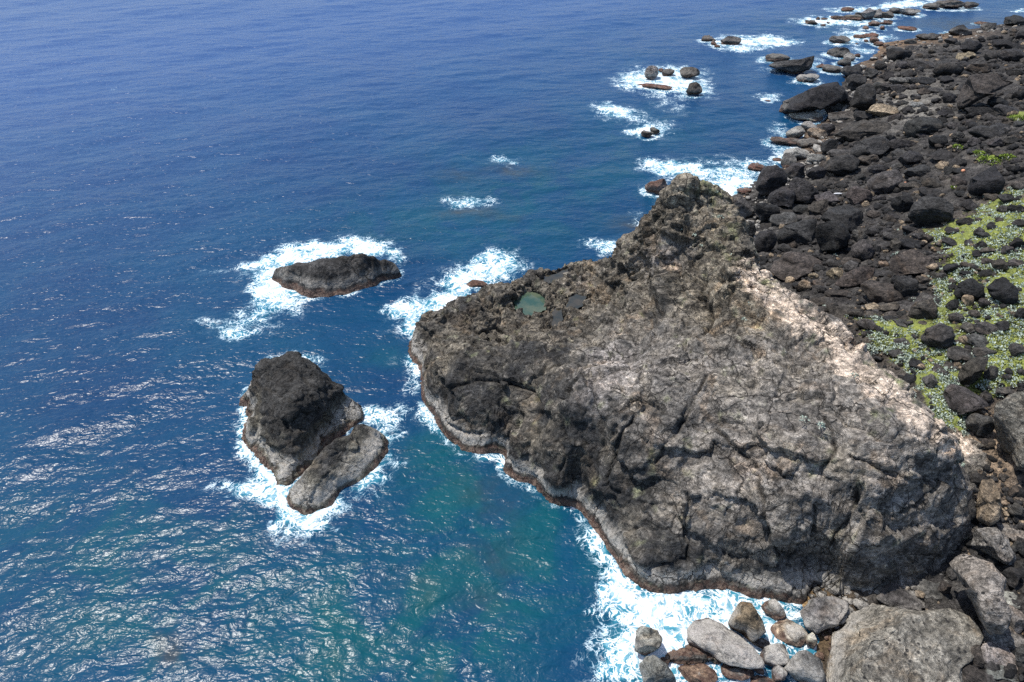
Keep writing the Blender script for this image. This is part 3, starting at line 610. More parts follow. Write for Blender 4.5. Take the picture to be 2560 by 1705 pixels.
SCL = {'A': (tfA, 2.2208), 'B': (tfB, 2.738), 'C': (tfC, 3.099), 'D': (tfD, 2.851), 'E': (tfE, 2.1806), '7': (tf7, 2.01), 'G': (tfG, 3.733), 'H': (tfH, 3.92)}
# outlined landmark stones: crop, outline, tone, angularity, short phrase used by neighbours, label
OUT = [
('B', [(598,455),(640,425),(760,410),(830,405),(925,370),(922,420),(885,480),(800,512),(740,495),(650,470)], 'd', .6, 'the horned rock', 'dark horned rock in the shallows with a pointed fin at its inland end'),
('B', [(617,785),(700,690),(960,580),(1080,555),(1130,600),(1155,650),(1130,690),(1000,745),(840,775),(740,810),(640,800)], 'k', .8, 'the wedge-shaped slab', 'huge smooth black wedge-shaped slab jutting from the shore into the sea'),
('G', [(685,980),(720,890),(830,700),(1100,690),(1150,750),(1280,770),(1180,800),(940,930),(820,1000),(700,1050)], 'b', .85, 'the leaning plank-like slab', 'large flat brown slab leaning over a deep black shadow high on the beach'),
('C', [(845,135),(960,50),(1100,5),(1320,0),(1350,60),(1340,115),(1230,115),(1100,150),(1000,165),(960,130)], 'b', .7, 'the streaked brown slab', 'long dark brown slab with pale streaks above the overhanging block'),
('C', [(1410,60),(1450,0),(1560,-25),(1690,-20),(1735,30),(1730,90),(1650,130),(1520,140),(1430,110)], 'd', .5, 'the loaf-shaped boulder', 'big dark loaf-shaped boulder inland of the streaked brown slab'),
('C', [(1010,270),(1020,210),(1100,150),(1260,120),(1320,170),(1330,210),(1250,275),(1150,290),(1060,315)], 'd', .8, 'the overhanging block', 'dark block with a flat top and undercut shadowed front face'),
('C', [(268,530),(300,430),(340,360),(440,350),(510,400),(525,470),(490,530),(430,590),(320,585)], 'd', .3, 'the brown-footed boulder', 'rounded dark boulder with a wet brown foot standing in surf'),
('C', [(430,900),(500,820),(640,780),(760,765),(735,850),(730,960),(600,970),(450,965)], 'd', .5, 'the smooth oblong boulder', 'smooth oblong dark boulder leaning on the veined boulder'),
('C', [(735,900),(760,810),(850,780),(960,810),(1010,900),(990,990),(900,1040),(780,1020)], 'k', .6, 'the veined boulder', 'big black boulder crossed by pale veins at the middle of the beach'),
('C', [(770,760),(850,680),(1000,650),(1090,690),(1110,750),(1080,850),(1000,890),(900,850)], 'd', .6, 'the block behind the veined boulder', 'dark grey block resting directly behind the pale-veined black boulder'),
('C', [(375,1180),(420,1080),(520,1020),(680,1030),(800,1100),(830,1150),(760,1170),(680,1200),(600,1240),(480,1240)], 'b', .5, 'the tan-edged boulder', 'wide dark brown boulder with a tan lower edge behind the headland ridge'),
('C', [(880,1275),(960,1190),(1100,1130),(1200,1125),(1190,1200),(1130,1270),(1050,1310),(930,1290)], 'b', .75, 'the slanting brown slab', 'slanting brown slab with a dark underside near the headland ridge'),
('C', [(1310,1150),(1320,1070),(1420,1010),(1500,995),(1640,1070),(1730,1140),(1680,1170),(1560,1185),(1440,1190),(1380,1220)], 'b', .8, 'the tent-shaped brown boulder', 'broad brown tent-shaped boulder at the edge of the silver plants'),
('C', [(1450,1500),(1500,1410),(1650,1385),(1685,1430),(1680,1530),(1600,1550),(1480,1540)], 'b', .8, 'the squared brown block', 'squared dark brown block standing among silver plants above the moss patch'),
('C', [(1445,750),(1500,640),(1580,590),(1720,600),(1810,660),(1800,750),(1720,830),(1620,850),(1530,820)], 'd', .55, 'the grooved boulder', 'very large dark grooved boulder where the green slope begins'),
('C', [(1130,480),(1200,420),(1380,380),(1410,440),(1400,520),(1300,570),(1180,570)], 's', .6, 'the pitted boulder', 'pitted dark boulder upslope from the pitted brown pile'),
('C', [(1910,550),(1950,450),(2130,345),(2210,480),(2180,550),(2050,590),(1960,590)], 'k', .85, 'the pointed black block', 'pointed black block high on the slope below the yellow-green shrubs'),
('C', [(1800,1340),(1850,1260),(1950,1220),(2050,1290),(2040,1360),(1960,1400),(1850,1395)], 'k', .7, 'the black boulder among the plants', 'black angular boulder surrounded by silver plants on the green slope'),
('C', [(2060,1300),(2130,1230),(2210,1220),(2310,1310),(2310,1400),(2210,1425),(2110,1380)], 'k', .75, 'the upper black boulder', 'jagged black boulder upslope from a similar one on the green slope'),
('D', [(855,420),(900,350),(1000,310),(1080,340),(1100,400),(1080,470),(1000,500),(920,470)], 's', .6, 'the crusty round boulder', 'round crusty dark boulder sitting on bright moss'),
('D', [(1120,690),(1150,610),(1260,545),(1340,550),(1330,610),(1280,700),(1210,765),(1150,750)], 'b', .75, 'the pinkish boulder', 'pinkish brown pitted boulder propped above the dark triangular rock'),
('D', [(1010,940),(1030,780),(1080,730),(1180,770),(1300,840),(1350,890),(1250,930),(1120,960),(1060,965)], 's', .8, 'the triangular rock', 'dark triangular crusty rock at the lower edge of the moss'),
('D', [(1380,1000),(1390,900),(1500,820),(1640,780),(1800,800),(1850,1000),(1800,1300),(1560,1340),(1430,1200),(1390,1100)], 'v', .35, 'the giant speckled boulder', 'giant dark boulder speckled with pale pebbles towering over the gully'),
('E', [(230,720),(240,600),(270,575),(360,600),(382,650),(370,695),(300,740)], 'w', .35, 'the squat foam-ringed stone', 'squat grey and brown stone standing farthest out in the foam'),
('E', [(255,790),(290,745),(340,735),(400,780),(450,850),(470,960),(320,960),(280,880)], 'w', .3, 'the mottled stone', 'mottled grey oval stone in foam just below the squat one'),
('E', [(508,640),(515,590),(570,535),(630,525),(700,560),(860,670),(930,770),(930,800),(870,810),(760,790),(560,700),(515,670)], 'w', .2, 'the long egg-shaped boulder', 'long egg-shaped grey boulder with a brown seaward end lying in white foam'),
('E', [(740,560),(760,510),(810,440),(870,450),(930,550),(945,610),(870,672),(810,620),(745,590)], 'o', .45, 'the orange-brown boulder', 'orange-brown wave-worn boulder with foam against the foot of the headland'),
('E', [(920,470),(950,435),(1000,430),(1050,490),(1060,530),(1000,550),(940,510)], 'w', .2, 'the smooth triangular cobble', 'smooth grey triangular boulder touching the headland base above the foam'),
('E', [(965,600),(985,560),(1060,535),(1150,580),(1185,630),(1140,690),(1070,680),(990,640)], 'p', .2, 'the pale heart-shaped boulder', 'palest smooth boulder beside the small round one in the cove'),
('E', [(1135,500),(1190,430),(1290,410),(1400,440),(1390,500),(1340,570),(1270,600),(1220,628),(1170,590)], 'g', .3, 'the grey shield-shaped boulder', 'grey shield-shaped boulder between the cove stones and the great flat slab'),
('E', [(1270,620),(1400,490),(1530,440),(1640,470),(1800,490),(1980,480),(2100,540),(2140,640),(2110,700),(2020,820),(2000,960),(1900,1010),(1400,1010),(1280,940),(1268,760)], 'v', .8, 'the great flat slab', 'great flat slab speckled black and pale, the broadest rock by the cove'),
('E', [(1540,430),(1640,330),(1740,380),(1820,450),(1790,505),(1650,480)], 's', .6, 'the rock under the overhang', 'dark angular rock wedged below the headland overhang on the flat slab'),
('E', [(1930,230),(2020,175),(2160,230),(2260,330),(2230,420),(2280,500),(2260,600),(2160,620),(2100,520),(2060,430),(1990,300)], 'v', .5, 'the tall speckled pillar', 'tall speckled rock forming the inland wall of the black cavity'),
('E', [(2065,140),(2090,50),(2200,40),(2260,100),(2310,210),(2280,250),(2160,190)], 'v', .5, 'the speckled gully block', 'speckled grey block filling the bottom of the gully beside the headland'),
('H', [(735,850),(760,780),(880,770),(940,900),(960,1080),(940,1170),(840,1240),(700,1180),(720,980)], 't', .4, 'the yellowish gully pillar', 'yellowish tan upright rock in the gully at the end of the headland'),
]
# stones given as centre, width, height, turn
ELL = {
'B': [(1730,38,110,45,0,'d',.6),(1850,26,190,62,0,'b',.7),(1985,32,105,45,0,'k',.8),(1560,78,160,50,0,'g',.5),(1475,72,70,40,0,'d',.5),(1285,95,110,72,-30,'g',.9),(1350,92,90,54,-20,'g',.8),(1410,100,90,45,0,'b',.7),
 (1180,118,130,34,0,'b',.6),(1085,120,110,28,0,'b',.6),(1225,100,45,36,0,'d',.6),(895,152,84,26,-25,'b',.7),(945,125,30,18,0,'b',.5),(985,128,40,12,0,'b',.5),(985,170,36,12,0,'r',.5),(1015,155,25,10,0,'r',.5),(1145,62,95,28,0,'r',.5),
 (1325,160,70,32,0,'r',.4),(1405,160,95,18,0,'r',.4),(1425,147,60,16,0,'d',.4),(1270,188,42,20,0,'r',.4),(1385,190,35,24,0,'r',.4),(1560,193,120,28,0,'r',.4),(1235,250,70,28,0,'r',.4),(1315,242,90,30,0,'r',.4),(1330,275,60,40,0,'r',.3),
 (1360,298,60,30,0,'r',.3),(1275,280,30,20,0,'r',.3),(1210,302,25,12,0,'r',.3),(1085,272,125,52,0,'d',.4),(190,265,90,45,10,'b',.5),(228,295,36,32,0,'r',.5),(255,316,35,22,0,'r',.4),(345,278,150,62,0,'d',.5),(320,300,60,22,0,'r',.4),
 (655,393,170,58,5,'d',.5),(878,533,130,62,-5,'g',.3),(1085,358,145,75,0,'d',.4),(1160,390,72,60,0,'g',.3),(1130,425,100,60,0,'d',.4),(1040,470,130,55,5,'d',.3),(970,455,70,30,0,'r',.4),(1215,378,45,25,0,'r',.4),(1175,485,145,85,-5,'k',.4),
 (1200,560,135,115,0,'d',.3),(880,790,200,70,-3,'p',.4),(1500,370,155,95,0,'k',.5),(1470,335,90,40,0,'k',.5),(1590,330,80,35,0,'d',.6),(1570,285,80,35,0,'d',.6),(1915,205,160,72,0,'k',.9),(2115,183,120,52,-15,'k',.7),(2285,140,160,75,-10,'k',.6),
 (2070,158,90,18,0,'r',.4),(1985,325,150,95,0,'k',.7),(1965,380,130,50,-20,'t',.7),(2240,305,170,70,0,'k',.6),(2275,380,170,100,0,'d',.6),(1820,462,200,122,0,'d',.6),(2050,465,170,72,-12,'b',.6),(1380,755,180,104,0,'t',.75),
 (1100,790,170,76,-12,'b',.8),(1260,680,190,170,-20,'d',.7),(1240,790,120,70,0,'d',.6),(1045,740,130,60,0,'k',.7),(1145,690,110,80,-15,'k',.6),(1310,505,95,72,0,'d',.6),(1350,600,90,60,0,'d',.6),(1640,440,160,70,0,'d',.6),(1655,552,150,70,0,'k',.6),
 (1530,555,130,62,0,'g',.6),(1505,605,110,60,0,'d',.6),(1830,548,100,50,0,'k',.6),(1845,670,100,86,0,'k',.6),(2180,700,120,90,0,'k',.6),(2335,650,100,80,0,'k',.6),(2340,240,80,60,0,'d',.6),(1700,250,120,50,0,'d',.6),(1860,280,100,46,0,'d',.6),
 (2130,390,90,60,0,'d',.6),(1430,520,80,70,0,'d',.6),(1410,600,80,60,0,'s',.6),(2040,760,200,70,10,'k',.7),(2230,760,180,80,10,'d',.6),(1820,780,110,60,0,'k',.6),(1750,620,80,36,0,'s',.5),(1620,720,90,40,0,'g',.5),(1950,440,80,40,0,'d',.5),
 (60,497,125,80,0,'b',.4),(97,608,105,92,-40,'b',.4),(600,690,40,12,0,'r',.4)],
'A': [(290,405,85,72,20,'g',.5),(340,390,28,20,0,'r',.4),(380,400,58,42,0,'d',.5),(320,480,120,30,5,'r',.5),(235,472,40,12,0,'r',.4),(258,744,60,34,0,'b',.5),(303,727,50,36,0,'b',.5),(860,930,90,46,0,'r',.4),(318,1035,112,86,15,'r',.35)],
'7': [(385,578,85,44,5,'r',.6),(110,830,66,56,0,'r',.6),(150,905,54,60,30,'r',.6)],
'C': [(1400,190,180,100,0,'d',.6),(845,210,140,120,0,'k',.6),(940,260,190,70,0,'s',.6),(690,50,130,80,0,'g',.4),(590,95,150,90,-10,'g',.4),(820,75,120,104,0,'d',.4),(500,162,240,52,0,'b',.3),(680,175,150,76,0,'b',.3),(755,105,150,90,20,'o',.2),
 (600,268,190,106,5,'w',.35),(745,303,155,84,0,'g',.3),(445,310,70,28,0,'r',.3),(528,318,130,100,-20,'s',.6),(290,370,125,64,0,'r',.4),(190,550,92,46,8,'r',.3),(590,395,160,130,-10,'d',.4),(750,415,150,120,-20,'d',.5),(940,360,260,160,-5,'d',.5),
 (640,560,260,180,0,'d',.35),(492,605,190,165,0,'d',.4),(635,702,140,90,0,'d',.4),(765,688,155,125,-15,'b',.8),(350,710,170,165,0,'k',.5),(150,680,210,170,20,'s',.4),(215,850,108,160,0,'d',.35),(340,945,168,190,0,'d',.35),(500,770,210,104,-5,'s',.5),
 (1260,1335,310,180,0,'b',.7),(1450,1290,175,180,0,'d',.7),(1800,1430,90,88,0,'k',.7),(1925,1400,100,84,20,'t',.6),(1420,652,155,150,0,'k',.6),(1075,595,200,160,10,'b',.6),(840,610,190,105,0,'s',.6),(1655,490,170,104,5,'b',.7),(1475,520,150,84,0,'b',.7),
 (1850,480,120,96,0,'b',.7),(1540,405,210,104,-5,'d',.6),(1610,560,170,76,0,'d',.6),(1500,475,130,34,0,'d',.6),(1480,300,200,110,-12,'d',.6),(1150,312,150,90,-10,'b',.6),(1240,385,170,84,-20,'d',.6),(1720,272,170,92,0,'d',.6),(1385,262,150,70,0,'s',.6),
 (1700,165,150,88,0,'k',.6),(2135,180,110,80,0,'d',.6),(2060,95,250,130,0,'d',.6),(1890,400,160,60,0,'k',.6),(1790,400,100,86,0,'d',.6),(1190,732,96,58,0,'b',.4),(1240,612,86,56,0,'d',.4),(1235,672,90,56,0,'k',.5),(1080,905,104,92,0,'s',.6),
 (1095,1015,170,150,0,'s',.6),(1210,1005,70,66,0,'k',.6),(1355,965,84,96,0,'b',.6),(1490,960,186,86,5,'k',.5),(1270,980,90,60,0,'s',.5),(830,1067,128,46,0,'d',.5),(880,1112,100,64,0,'s',.5),(1005,1095,130,80,-5,'b',.6),(890,1192,130,104,-30,'t',.6),
 (1030,1132,60,52,0,'b',.6),(1275,1120,84,60,0,'t',.6),(1275,1192,176,74,0,'d',.6),(720,1212,76,52,0,'t',.6),(768,1265,92,48,0,'b',.6),(645,1290,130,92,25,'t',.7),(320,1088,104,66,0,'k',.5),(235,1015,60,96,0,'d',.4),(940,1350,220,92,0,'b',.6),
 (800,1410,240,80,12,'b',.6),(900,1492,215,116,5,'b',.7),(1060,1492,110,84,0,'b',.6),(1200,1452,132,64,0,'t',.6),(1165,1510,124,60,0,'b',.6),(1570,1240,90,62,0,'b',.6),(1690,1210,120,64,0,'b',.6),(1420,1503,84,62,0,'d',.5),(2105,830,80,56,0,'k',.6),
 (2110,600,130,60,0,'b',.6),(2330,1500,74,88,0,'k',.6),(2180,60,200,70,0,'d',.6),(1960,240,120,60,0,'d',.6),(1850,130,110,70,0,'s',.6),(1570,120,90,40,0,'d',.6),(2260,160,110,70,0,'d',.6),(2200,270,150,60,0,'b',.6),(1150,470,60,44,0,'k',.6),
 (1330,150,70,80,0,'s',.5),(1460,780,60,50,0,'k',.6),(1290,700,60,44,0,'k',.6),(1180,870,90,70,0,'d',.6),(1290,870,100,60,0,'d',.6),(1560,1300,80,60,0,'d',.6)],
'D': [(480,320,106,88,10,'s',.6),(650,275,104,50,0,'k',.5),(742,308,116,56,10,'s',.5),(730,242,74,46,0,'d',.6),(885,310,70,38,0,'b',.5),(1215,348,130,76,0,'s',.6),(1320,338,136,96,0,'s',.6),(1440,330,106,80,0,'d',.5),(1265,435,170,96,0,'s',.6),
 (1140,530,180,104,0,'s',.6),(1320,510,160,84,0,'s',.6),(1130,440,58,38,0,'b',.5),(835,600,120,76,20,'k',.8),(985,632,120,58,0,'s',.6),(690,524,124,50,0,'s',.5),(930,730,96,80,0,'s',.6),(740,440,110,56,0,'s',.5),(1290,1040,176,166,0,'s',.6),
 (1480,785,220,60,-12,'s',.5),(1340,1190,76,78,30,'b',.5),(1540,495,90,80,0,'s',.5),(1360,660,90,90,0,'s',.6),(1080,610,110,50,0,'s',.5),(1500,150,90,60,0,'d',.6),(560,350,60,40,0,'d',.5),(1580,240,60,70,0,'k',.6),(1240,240,70,60,0,'b',.6)],
'E': [(1195,660,66,74,0,'p',.05),(926,678,90,74,0,'g',.3),(1005,735,150,136,-15,'g',.3),(1180,810,200,190,0,'g',.35),(785,830,190,92,-5,'g',.35),(585,845,220,124,0,'o',.35),(555,760,74,44,-10,'r',.4),(1025,840,92,88,0,'g',.3),(930,880,170,60,0,'d',.4),
 (1840,390,180,110,5,'s',.5),(1920,372,60,104,-15,'b',.4),(2290,70,190,90,10,'v',.5),(2290,320,100,110,0,'d',.6),(2275,430,130,90,0,'v',.6),(2305,540,150,136,20,'w',.5),(2235,640,230,150,10,'v',.4),(2230,740,230,110,0,'v',.4),(2235,830,200,96,0,'w',.5),
 (2080,845,150,110,20,'b',.4),(2090,782,80,50,0,'s',.4),(2345,730,60,100,0,'s',.5),(2330,405,50,30,0,'t',.3),(1395,440,60,30,0,'b',.3),(1460,455,70,36,0,'s',.4),(625,758,26,16,0,'r',.4),(912,820,60,30,0,'o',.3),(1240,740,50,40,0,'o',.3)],
'H': [(820,440,110,110,20,'b',.6),(1000,880,70,60,0,'d',.5),(980,760,90,90,0,'b',.5),(1080,900,110,120,0,'b',.5),(1010,1010,90,60,0,'t',.5),(1110,1090,150,120,0,'s',.6),(600,410,130,60,20,'s',.5),(1110,1440,110,100,0,'s',.5),(900,1210,90,60,0,'s',.5)],
}
sd0 = 1
LM = []
for crop, ol, tone, ang, short, label in OUT:
    tf, s_ = SCL[crop]; O = np.array([tf(p) for p in ol]); u0, v0 = (O.min(0)+O.max(0))/2; w_, h_ = O.max(0)-O.min(0)
    rec = make_rock(u0, v0, w_, h_, 0, tone, ang, [tuple(q) for q in O], sd0, name='boulder'); sd0 += 1
    rec['short'] = short; rec['label'] = label; LM.append(rec)
    tag(rec['o'], label, 'boulder')
for crop, L in ELL.items():
    tf, s_ = SCL[crop]
    for (x, y, w_, h_, rot, tone, ang) in L:
        u0, v0 = tf((x, y)); make_rock(u0, v0, w_/s_, h_/s_, rot, tone, ang, None, sd0); sd0 += 1
# fill the gaps between them with lesser stones
beach = [(1880,520),(1960,400),(2060,330),(2090,230),(2190,120),(2330,90),(2560,70),(2560,800),(2420,760),(2300,640),(2330,800),(2120,790),(2000,700),(1910,640)]
cand = RS.uniform([1860, 60], [2556, 900], (14000, 2)); ins = on_poly(cand[:, 0], cand[:, 1], beach) < -6; cand = cand[ins]
nf = 0
for (cx, cy) in cand:
    if nf >= 62: break
    s0 = RS.uniform(24, 44)*(.55 if cy < 160 else (.8 if cy < 330 else 1))
    if any(((cx-r['u'])/(r['w']/2+s0*.35))**2+((cy-r['v'])/(r['h']/2+s0*.25))**2 < 1 for r in rocks): continue
    make_rock(cx, cy, s0, s0*RS.uniform(.55, .75), RS.uniform(-20, 20), RS.choice(list('kkdddbbs')), .6, None, sd0); sd0 += 1; nf += 1

# ---- labels for every other stone, said by its look and the landmark it lies by
def where(r, L):
    dx = r['u']-L['u']; dy = r['v']-L['v']
    near = math.hypot(dx/(r['w']/2+L['w']/2), dy/(r['h']/2+L['h']/2)) < 1.25
    if abs(dx) > abs(dy)*1.3: d = 'inland of' if dx > 0 else 'to seaward of'
    else: d = 'in front of' if dy > 0 else 'behind'
    return ('close ' if near else '')+d
extra = [('the outermost reef', 2370, 12), ('the jagged reef ridge', 2180, 36), ('the tidal reef flat', 2190, 95), ('the small surf-ringed islet', 1825, 95), ('the cluster of rocks in round surf', 1680, 190), ('the lone awash rock pair', 1620, 330),
 ('the headland peak', 1760, 520), ('the headland tip', 1080, 760), ('the yellow-green shrubs', 2490, 395), ('the upper green slope', 2440, 560), ('the moss patch by the ridge', 2200, 870)]
for n_, a_, b_ in extra: LM.append(dict(short=n_, u=a_, v=b_, w=60, h=30))
ORD = ['', 'second ', 'third ', 'fourth ', 'fifth ', 'sixth ', 'seventh ', 'eighth ', 'ninth ']
bykey = {}
for r in rocks:
    if 'label' in r: continue
    L = min((l for l in LM), key=lambda l: math.hypot((r['u']-l['u'])/(l['w']/2+25), (r['v']-l['v'])/(l['h']/2+18)))
    asp = r['w']/max(r['h'], 1); shp = 'flat' if asp > 2.6 else ('upright' if asp < .85 else ('angular' if r['ang'] > .55 else 'rounded'))
    sz = 'tiny' if r['w'] < 16 else ('small' if r['w'] < 34 else ('middling' if r['w'] < 60 else 'large'))
    at_sea = G(r['P'][0], r['P'][1]) < 0.1 or r['P'][2] < .5
    key = (sz, CNAME[r['tone']], shp, 'rock in water' if at_sea else 'boulder', where(r, L).replace('close in front of', 'right in front of').replace('close to seaward', 'seaward').replace('to seaward', 'seaward'), L['short'])
    r['sea'] = at_sea; bykey.setdefault(key, []).append((math.hypot(r['u']-L['u'], r['v']-L['v']), r))
for key, Lr in bykey.items():
    Lr.sort(key=lambda t: t[0])
    for i, (d, r) in enumerate(Lr):
        sz, cn, shp, kd, wh, sh = key; r['label'] = f"{ORD[i] if len(Lr) > 1 and i else ('first ' if len(Lr) > 1 else '')}{sz} {cn} {shp} {kd} {wh} {sh}"
        tag(r['o'], r['label'], 'rock' if r['sea'] else 'boulder', group='rocks standing in the surf' if r['sea'] else 'boulders strewn over the beach')

# ------------------------------------------------------------------ ground
def green_field(u, v):
    a = -on_poly(u, v, sc([(1900,712),(2010,765),(2100,850),(2150,960),(2215,1000),(2245,950),(2360,860),(2420,700),(2440,420),(2300,430),(2190,510),(2110,530),(2180,590),(2130,640),(2150,700),(2070,735)]))
    g = sstep(-25, 25, a)*.62
    g = g+blob(u, v, sc([(2090,850,110,60,35,.45),(2280,560,110,60,-10,.35),(2180,960,50,40,30,.5),(2310,780,90,40,-20,.35),(2280,365,60,14,0,.7),(2340,270,40,14,-20,.7),(2180,420,20,14,0,.4),(2000,780,70,35,20,.35),(2330,850,70,50,-30,.4)]))
    return np.clip(g, 0, 1.1)
def build_ground():
    xs = np.concatenate([np.arange(-10, 12, 1.5), np.arange(12, 62, .17), np.arange(62, 115, .4), np.arange(115, 200, 2.5), np.arange(200, 900, 50)])
    ys = np.concatenate([np.arange(-40, 12, 2.5), np.arange(12, 70, .17), np.arange(70, 150, .35), np.arange(150, 230, 1.0), np.arange(230, 900, 50)])
    X, Y = np.meshgrid(xs, ys); cx = np.clip(X, -10, 190); cy = np.clip(Y, -12, 238); Z = G(cx, cy)+np.where(X > 190, (X-190)*.1, 0)*(Y < 150)-np.where(Y > 200, (Y-200)*.15, 0)
    V = np.stack([X.ravel(), Y.ravel(), Z.ravel()], 1); F = grid_faces(len(xs), len(ys)); V, F, _ = trim(V, F, V[:, 2] > -2.6)
    u, v = proj(V); near = np.clip(1-(V[:, 1]-120)/80, .3, 1)
    n1 = fbm(V/5.0, 4); n2 = fbm(V/1.2, 4, .6); gr = green_field(u, v)
    f1, f2, cid = worley(V*np.array([1, 1, .6])/np.array([.95, .95, 1.0])); bumpy = np.clip(.62-f1, 0, .5)
    hi = sstep(.1, 1.2, V[:, 2])
    gully = blob(u, v, [(2470,1130,60,130,-20,1.0)])
    V[:, 2] += hi*(.25*n1+.12*n2)+(.35+.65*hi)*bumpy*.65*(1-.75*np.clip(gr, 0, 1))*near
    c = np.array([.030,.028,.027])*(1+.5*n1[:, None]); w = np.clip(blob(u, v, [(2280,260,90,60,0,.8),(2330,95,120,30,0,.2)])+.3*n2, 0, .9)[:, None]; c = c*(1-w)+np.array([.17,.16,.14])*w
    sh = np.clip(blob(u, v, sc([(2010,110,90,26,-15,1.0),(2150,88,110,12,-5,.9),(1990,160,40,30,0,.5),(1870,320,50,50,0,.6)])), 0, 1)[:, None]; c = c*(1-sh)+np.array([.14,.095,.06])*(1+.7*n2[:, None])*sh
    cove = np.clip(blob(u, v, [(1990,1540,110,120,0,1.0)]), 0, 1)[:, None]; c = c*(1-cove)+np.array([.19,.125,.06])*cove
    gl = np.clip(gully*1.2, 0, 1)[:, None]; c = c*(1-gl)+np.array([.20,.15,.105])*(1+.5*n2[:, None])*gl
    so_ = np.clip(gr*.6, 0, .6)[:, None]; c = c*(1-so_)+np.array([.11,.085,.06])*so_
    o = mesh_obj('ground', V, F, M_GROUND, attrs={'green': gr}, colattrs={'tone': np.clip(c, .01, .6)}); tag(o, kind='structure'); return o
build_ground()

# loose rubble between the boulders
def scatter_rubble():
    n = 26000; P = RS.uniform([1830, 40, 0], [2590, 1705, 1], (n, 3)); u, v = P[:, 0], P[:, 1]
    W = march(G, u, v); z = W[:, 2]; gr = green_field(u, v)
    keep = (z > .15) & (HG(W[:, 0], W[:, 1]) < z+.2) & (RS.rand(n) > np.clip(gr*.85, 0, .9)) & (RS.rand(n) < np.where(v < 300, 1., .8))
    W = W[keep][:6500]; V0, F0 = ICO[1]; nv = len(V0); N = len(W)
    D = (W-CC)@FW; s = RS.lognormal(0, .5, N)*.20*np.clip(D/60., .8, 1.9); s = np.clip(s, .07, .85)
    q = RS.normal(size=(N, 4)); q /= np.linalg.norm(q, axis=1)[:, None]; w, x, y, zq = q.T
    Rm = np.stack([1-2*(y*y+zq*zq), 2*(x*y-zq*w), 2*(x*zq+y*w), 2*(x*y+zq*w), 1-2*(x*x+zq*zq), 2*(y*zq-x*w), 2*(x*zq-y*w), 2*(y*zq+x*w), 1-2*(x*x+y*y)], 1).reshape(N, 3, 3)
    B = V0[None]*RS.uniform(.7, 1.15, (N, nv, 1))*RS.uniform(.55, 1.2, (N, 1, 3)); B = np.einsum('nij,nkj->nki', Rm, B)*s[:, None, None]
    B[:, :, 2] *= .75
    B = B+W[:, None]+np.array([0, 0, 1])*s[:, None, None]*.3
    F = (F0[None]+np.arange(N)[:, None, None]*nv).reshape(-1, 3)
    cl = np.array([TONES[c] for c in 'kkddbsst'])[RS.randint(0, 8, N)]*RS.uniform(.7, 1.15, (N, 1)); c = np.repeat(cl, nv, 0)
    o = mesh_obj('rubble', B.reshape(-1, 3), F, M_HEAD, smooth=False, colattrs={'tone': np.clip(c, .012, .3)}); tag(o, 'loose dark stones and cobbles filling the gaps between beach boulders', kind='stuff')
scatter_rubble()

# ------------------------------------------------------------------ plants
def leaf_clump(n, rad, hgt, leaf, seed, mat, name, link=False):
    rs = np.random.RandomState(seed); V = []; F = []
    for k in range(n):
        th = rs.uniform(0, 2*math.pi); ph = math.acos(rs.uniform(.05, 1)); rr = rs.uniform(.65, 1)
        c = np.array([rad*rr*math.sin(ph)*math.cos(th), rad*rr*math.sin(ph)*math.sin(th), hgt*rr*math.cos(ph)])
        d = c/np.linalg.norm(c)+rs.normal(size=3)*.5; d[2] = abs(d[2])*.6+.1; d /= np.linalg.norm(d); s_ = np.cross(d, rs.normal(size=3)); s_ /= np.linalg.norm(s_)
        b = len(V); L_ = leaf*rs.uniform(.7, 1.3); V += [c-s_*L_*.35, c+d*L_*.6-s_*L_*.28, c+d*L_, c+d*L_*.6+s_*L_*.28, c+s_*L_*.35]
        F += [(b, b+1, b+3), (b+1, b+2, b+3), (b, b+3, b+4)]
    return np.array(V), np.array(F)
plants = [leaf_clump(26, .20+.03*i, .18, .13, 40+i, M_SILVER, 'silver_plant') for i in range(4)]
pmesh = [mesh_obj('silver_plant', V, F, M_SILVER, smooth=False, link=False) for V, F in plants]
n = 15000; P = RS.uniform([1990, 330], [2560, 1130], (n, 2)); u, v = P.T; W = march(G, u, v)
pat = fbm(W/1.6+40, 3, .6)+.8*fbm(W/.7+3, 2); gr = green_field(u, v)+.30*blob(u, v, [(2230,630,50,50,0,1),(2100,640,50,40,0,.8),(2240,720,80,30,0,1)])
ok = (gr+.42*pat > .54) & (HG(W[:, 0], W[:, 1]) < W[:, 2]+.1) & (W[:, 2] > 2)
for r in rocks:
    ok &= ((u-r['u'])/(r['w']*.5))**2+((v-r['v'])/(r['h']*.5))**2 > .8
W = W[ok]; u = u[ok]; v = v[ok]
keep = []; cell = {}
for i, p in enumerate(W):
    kx = (int(p[0]/.36), int(p[1]/.36))
    if kx in cell: continue
    cell[kx] = 1; keep.append(i)
W = W[keep]; u = u[keep]; v = v[keep]; order = np.argsort(-v)   # nearest (lowest in view, largest) first
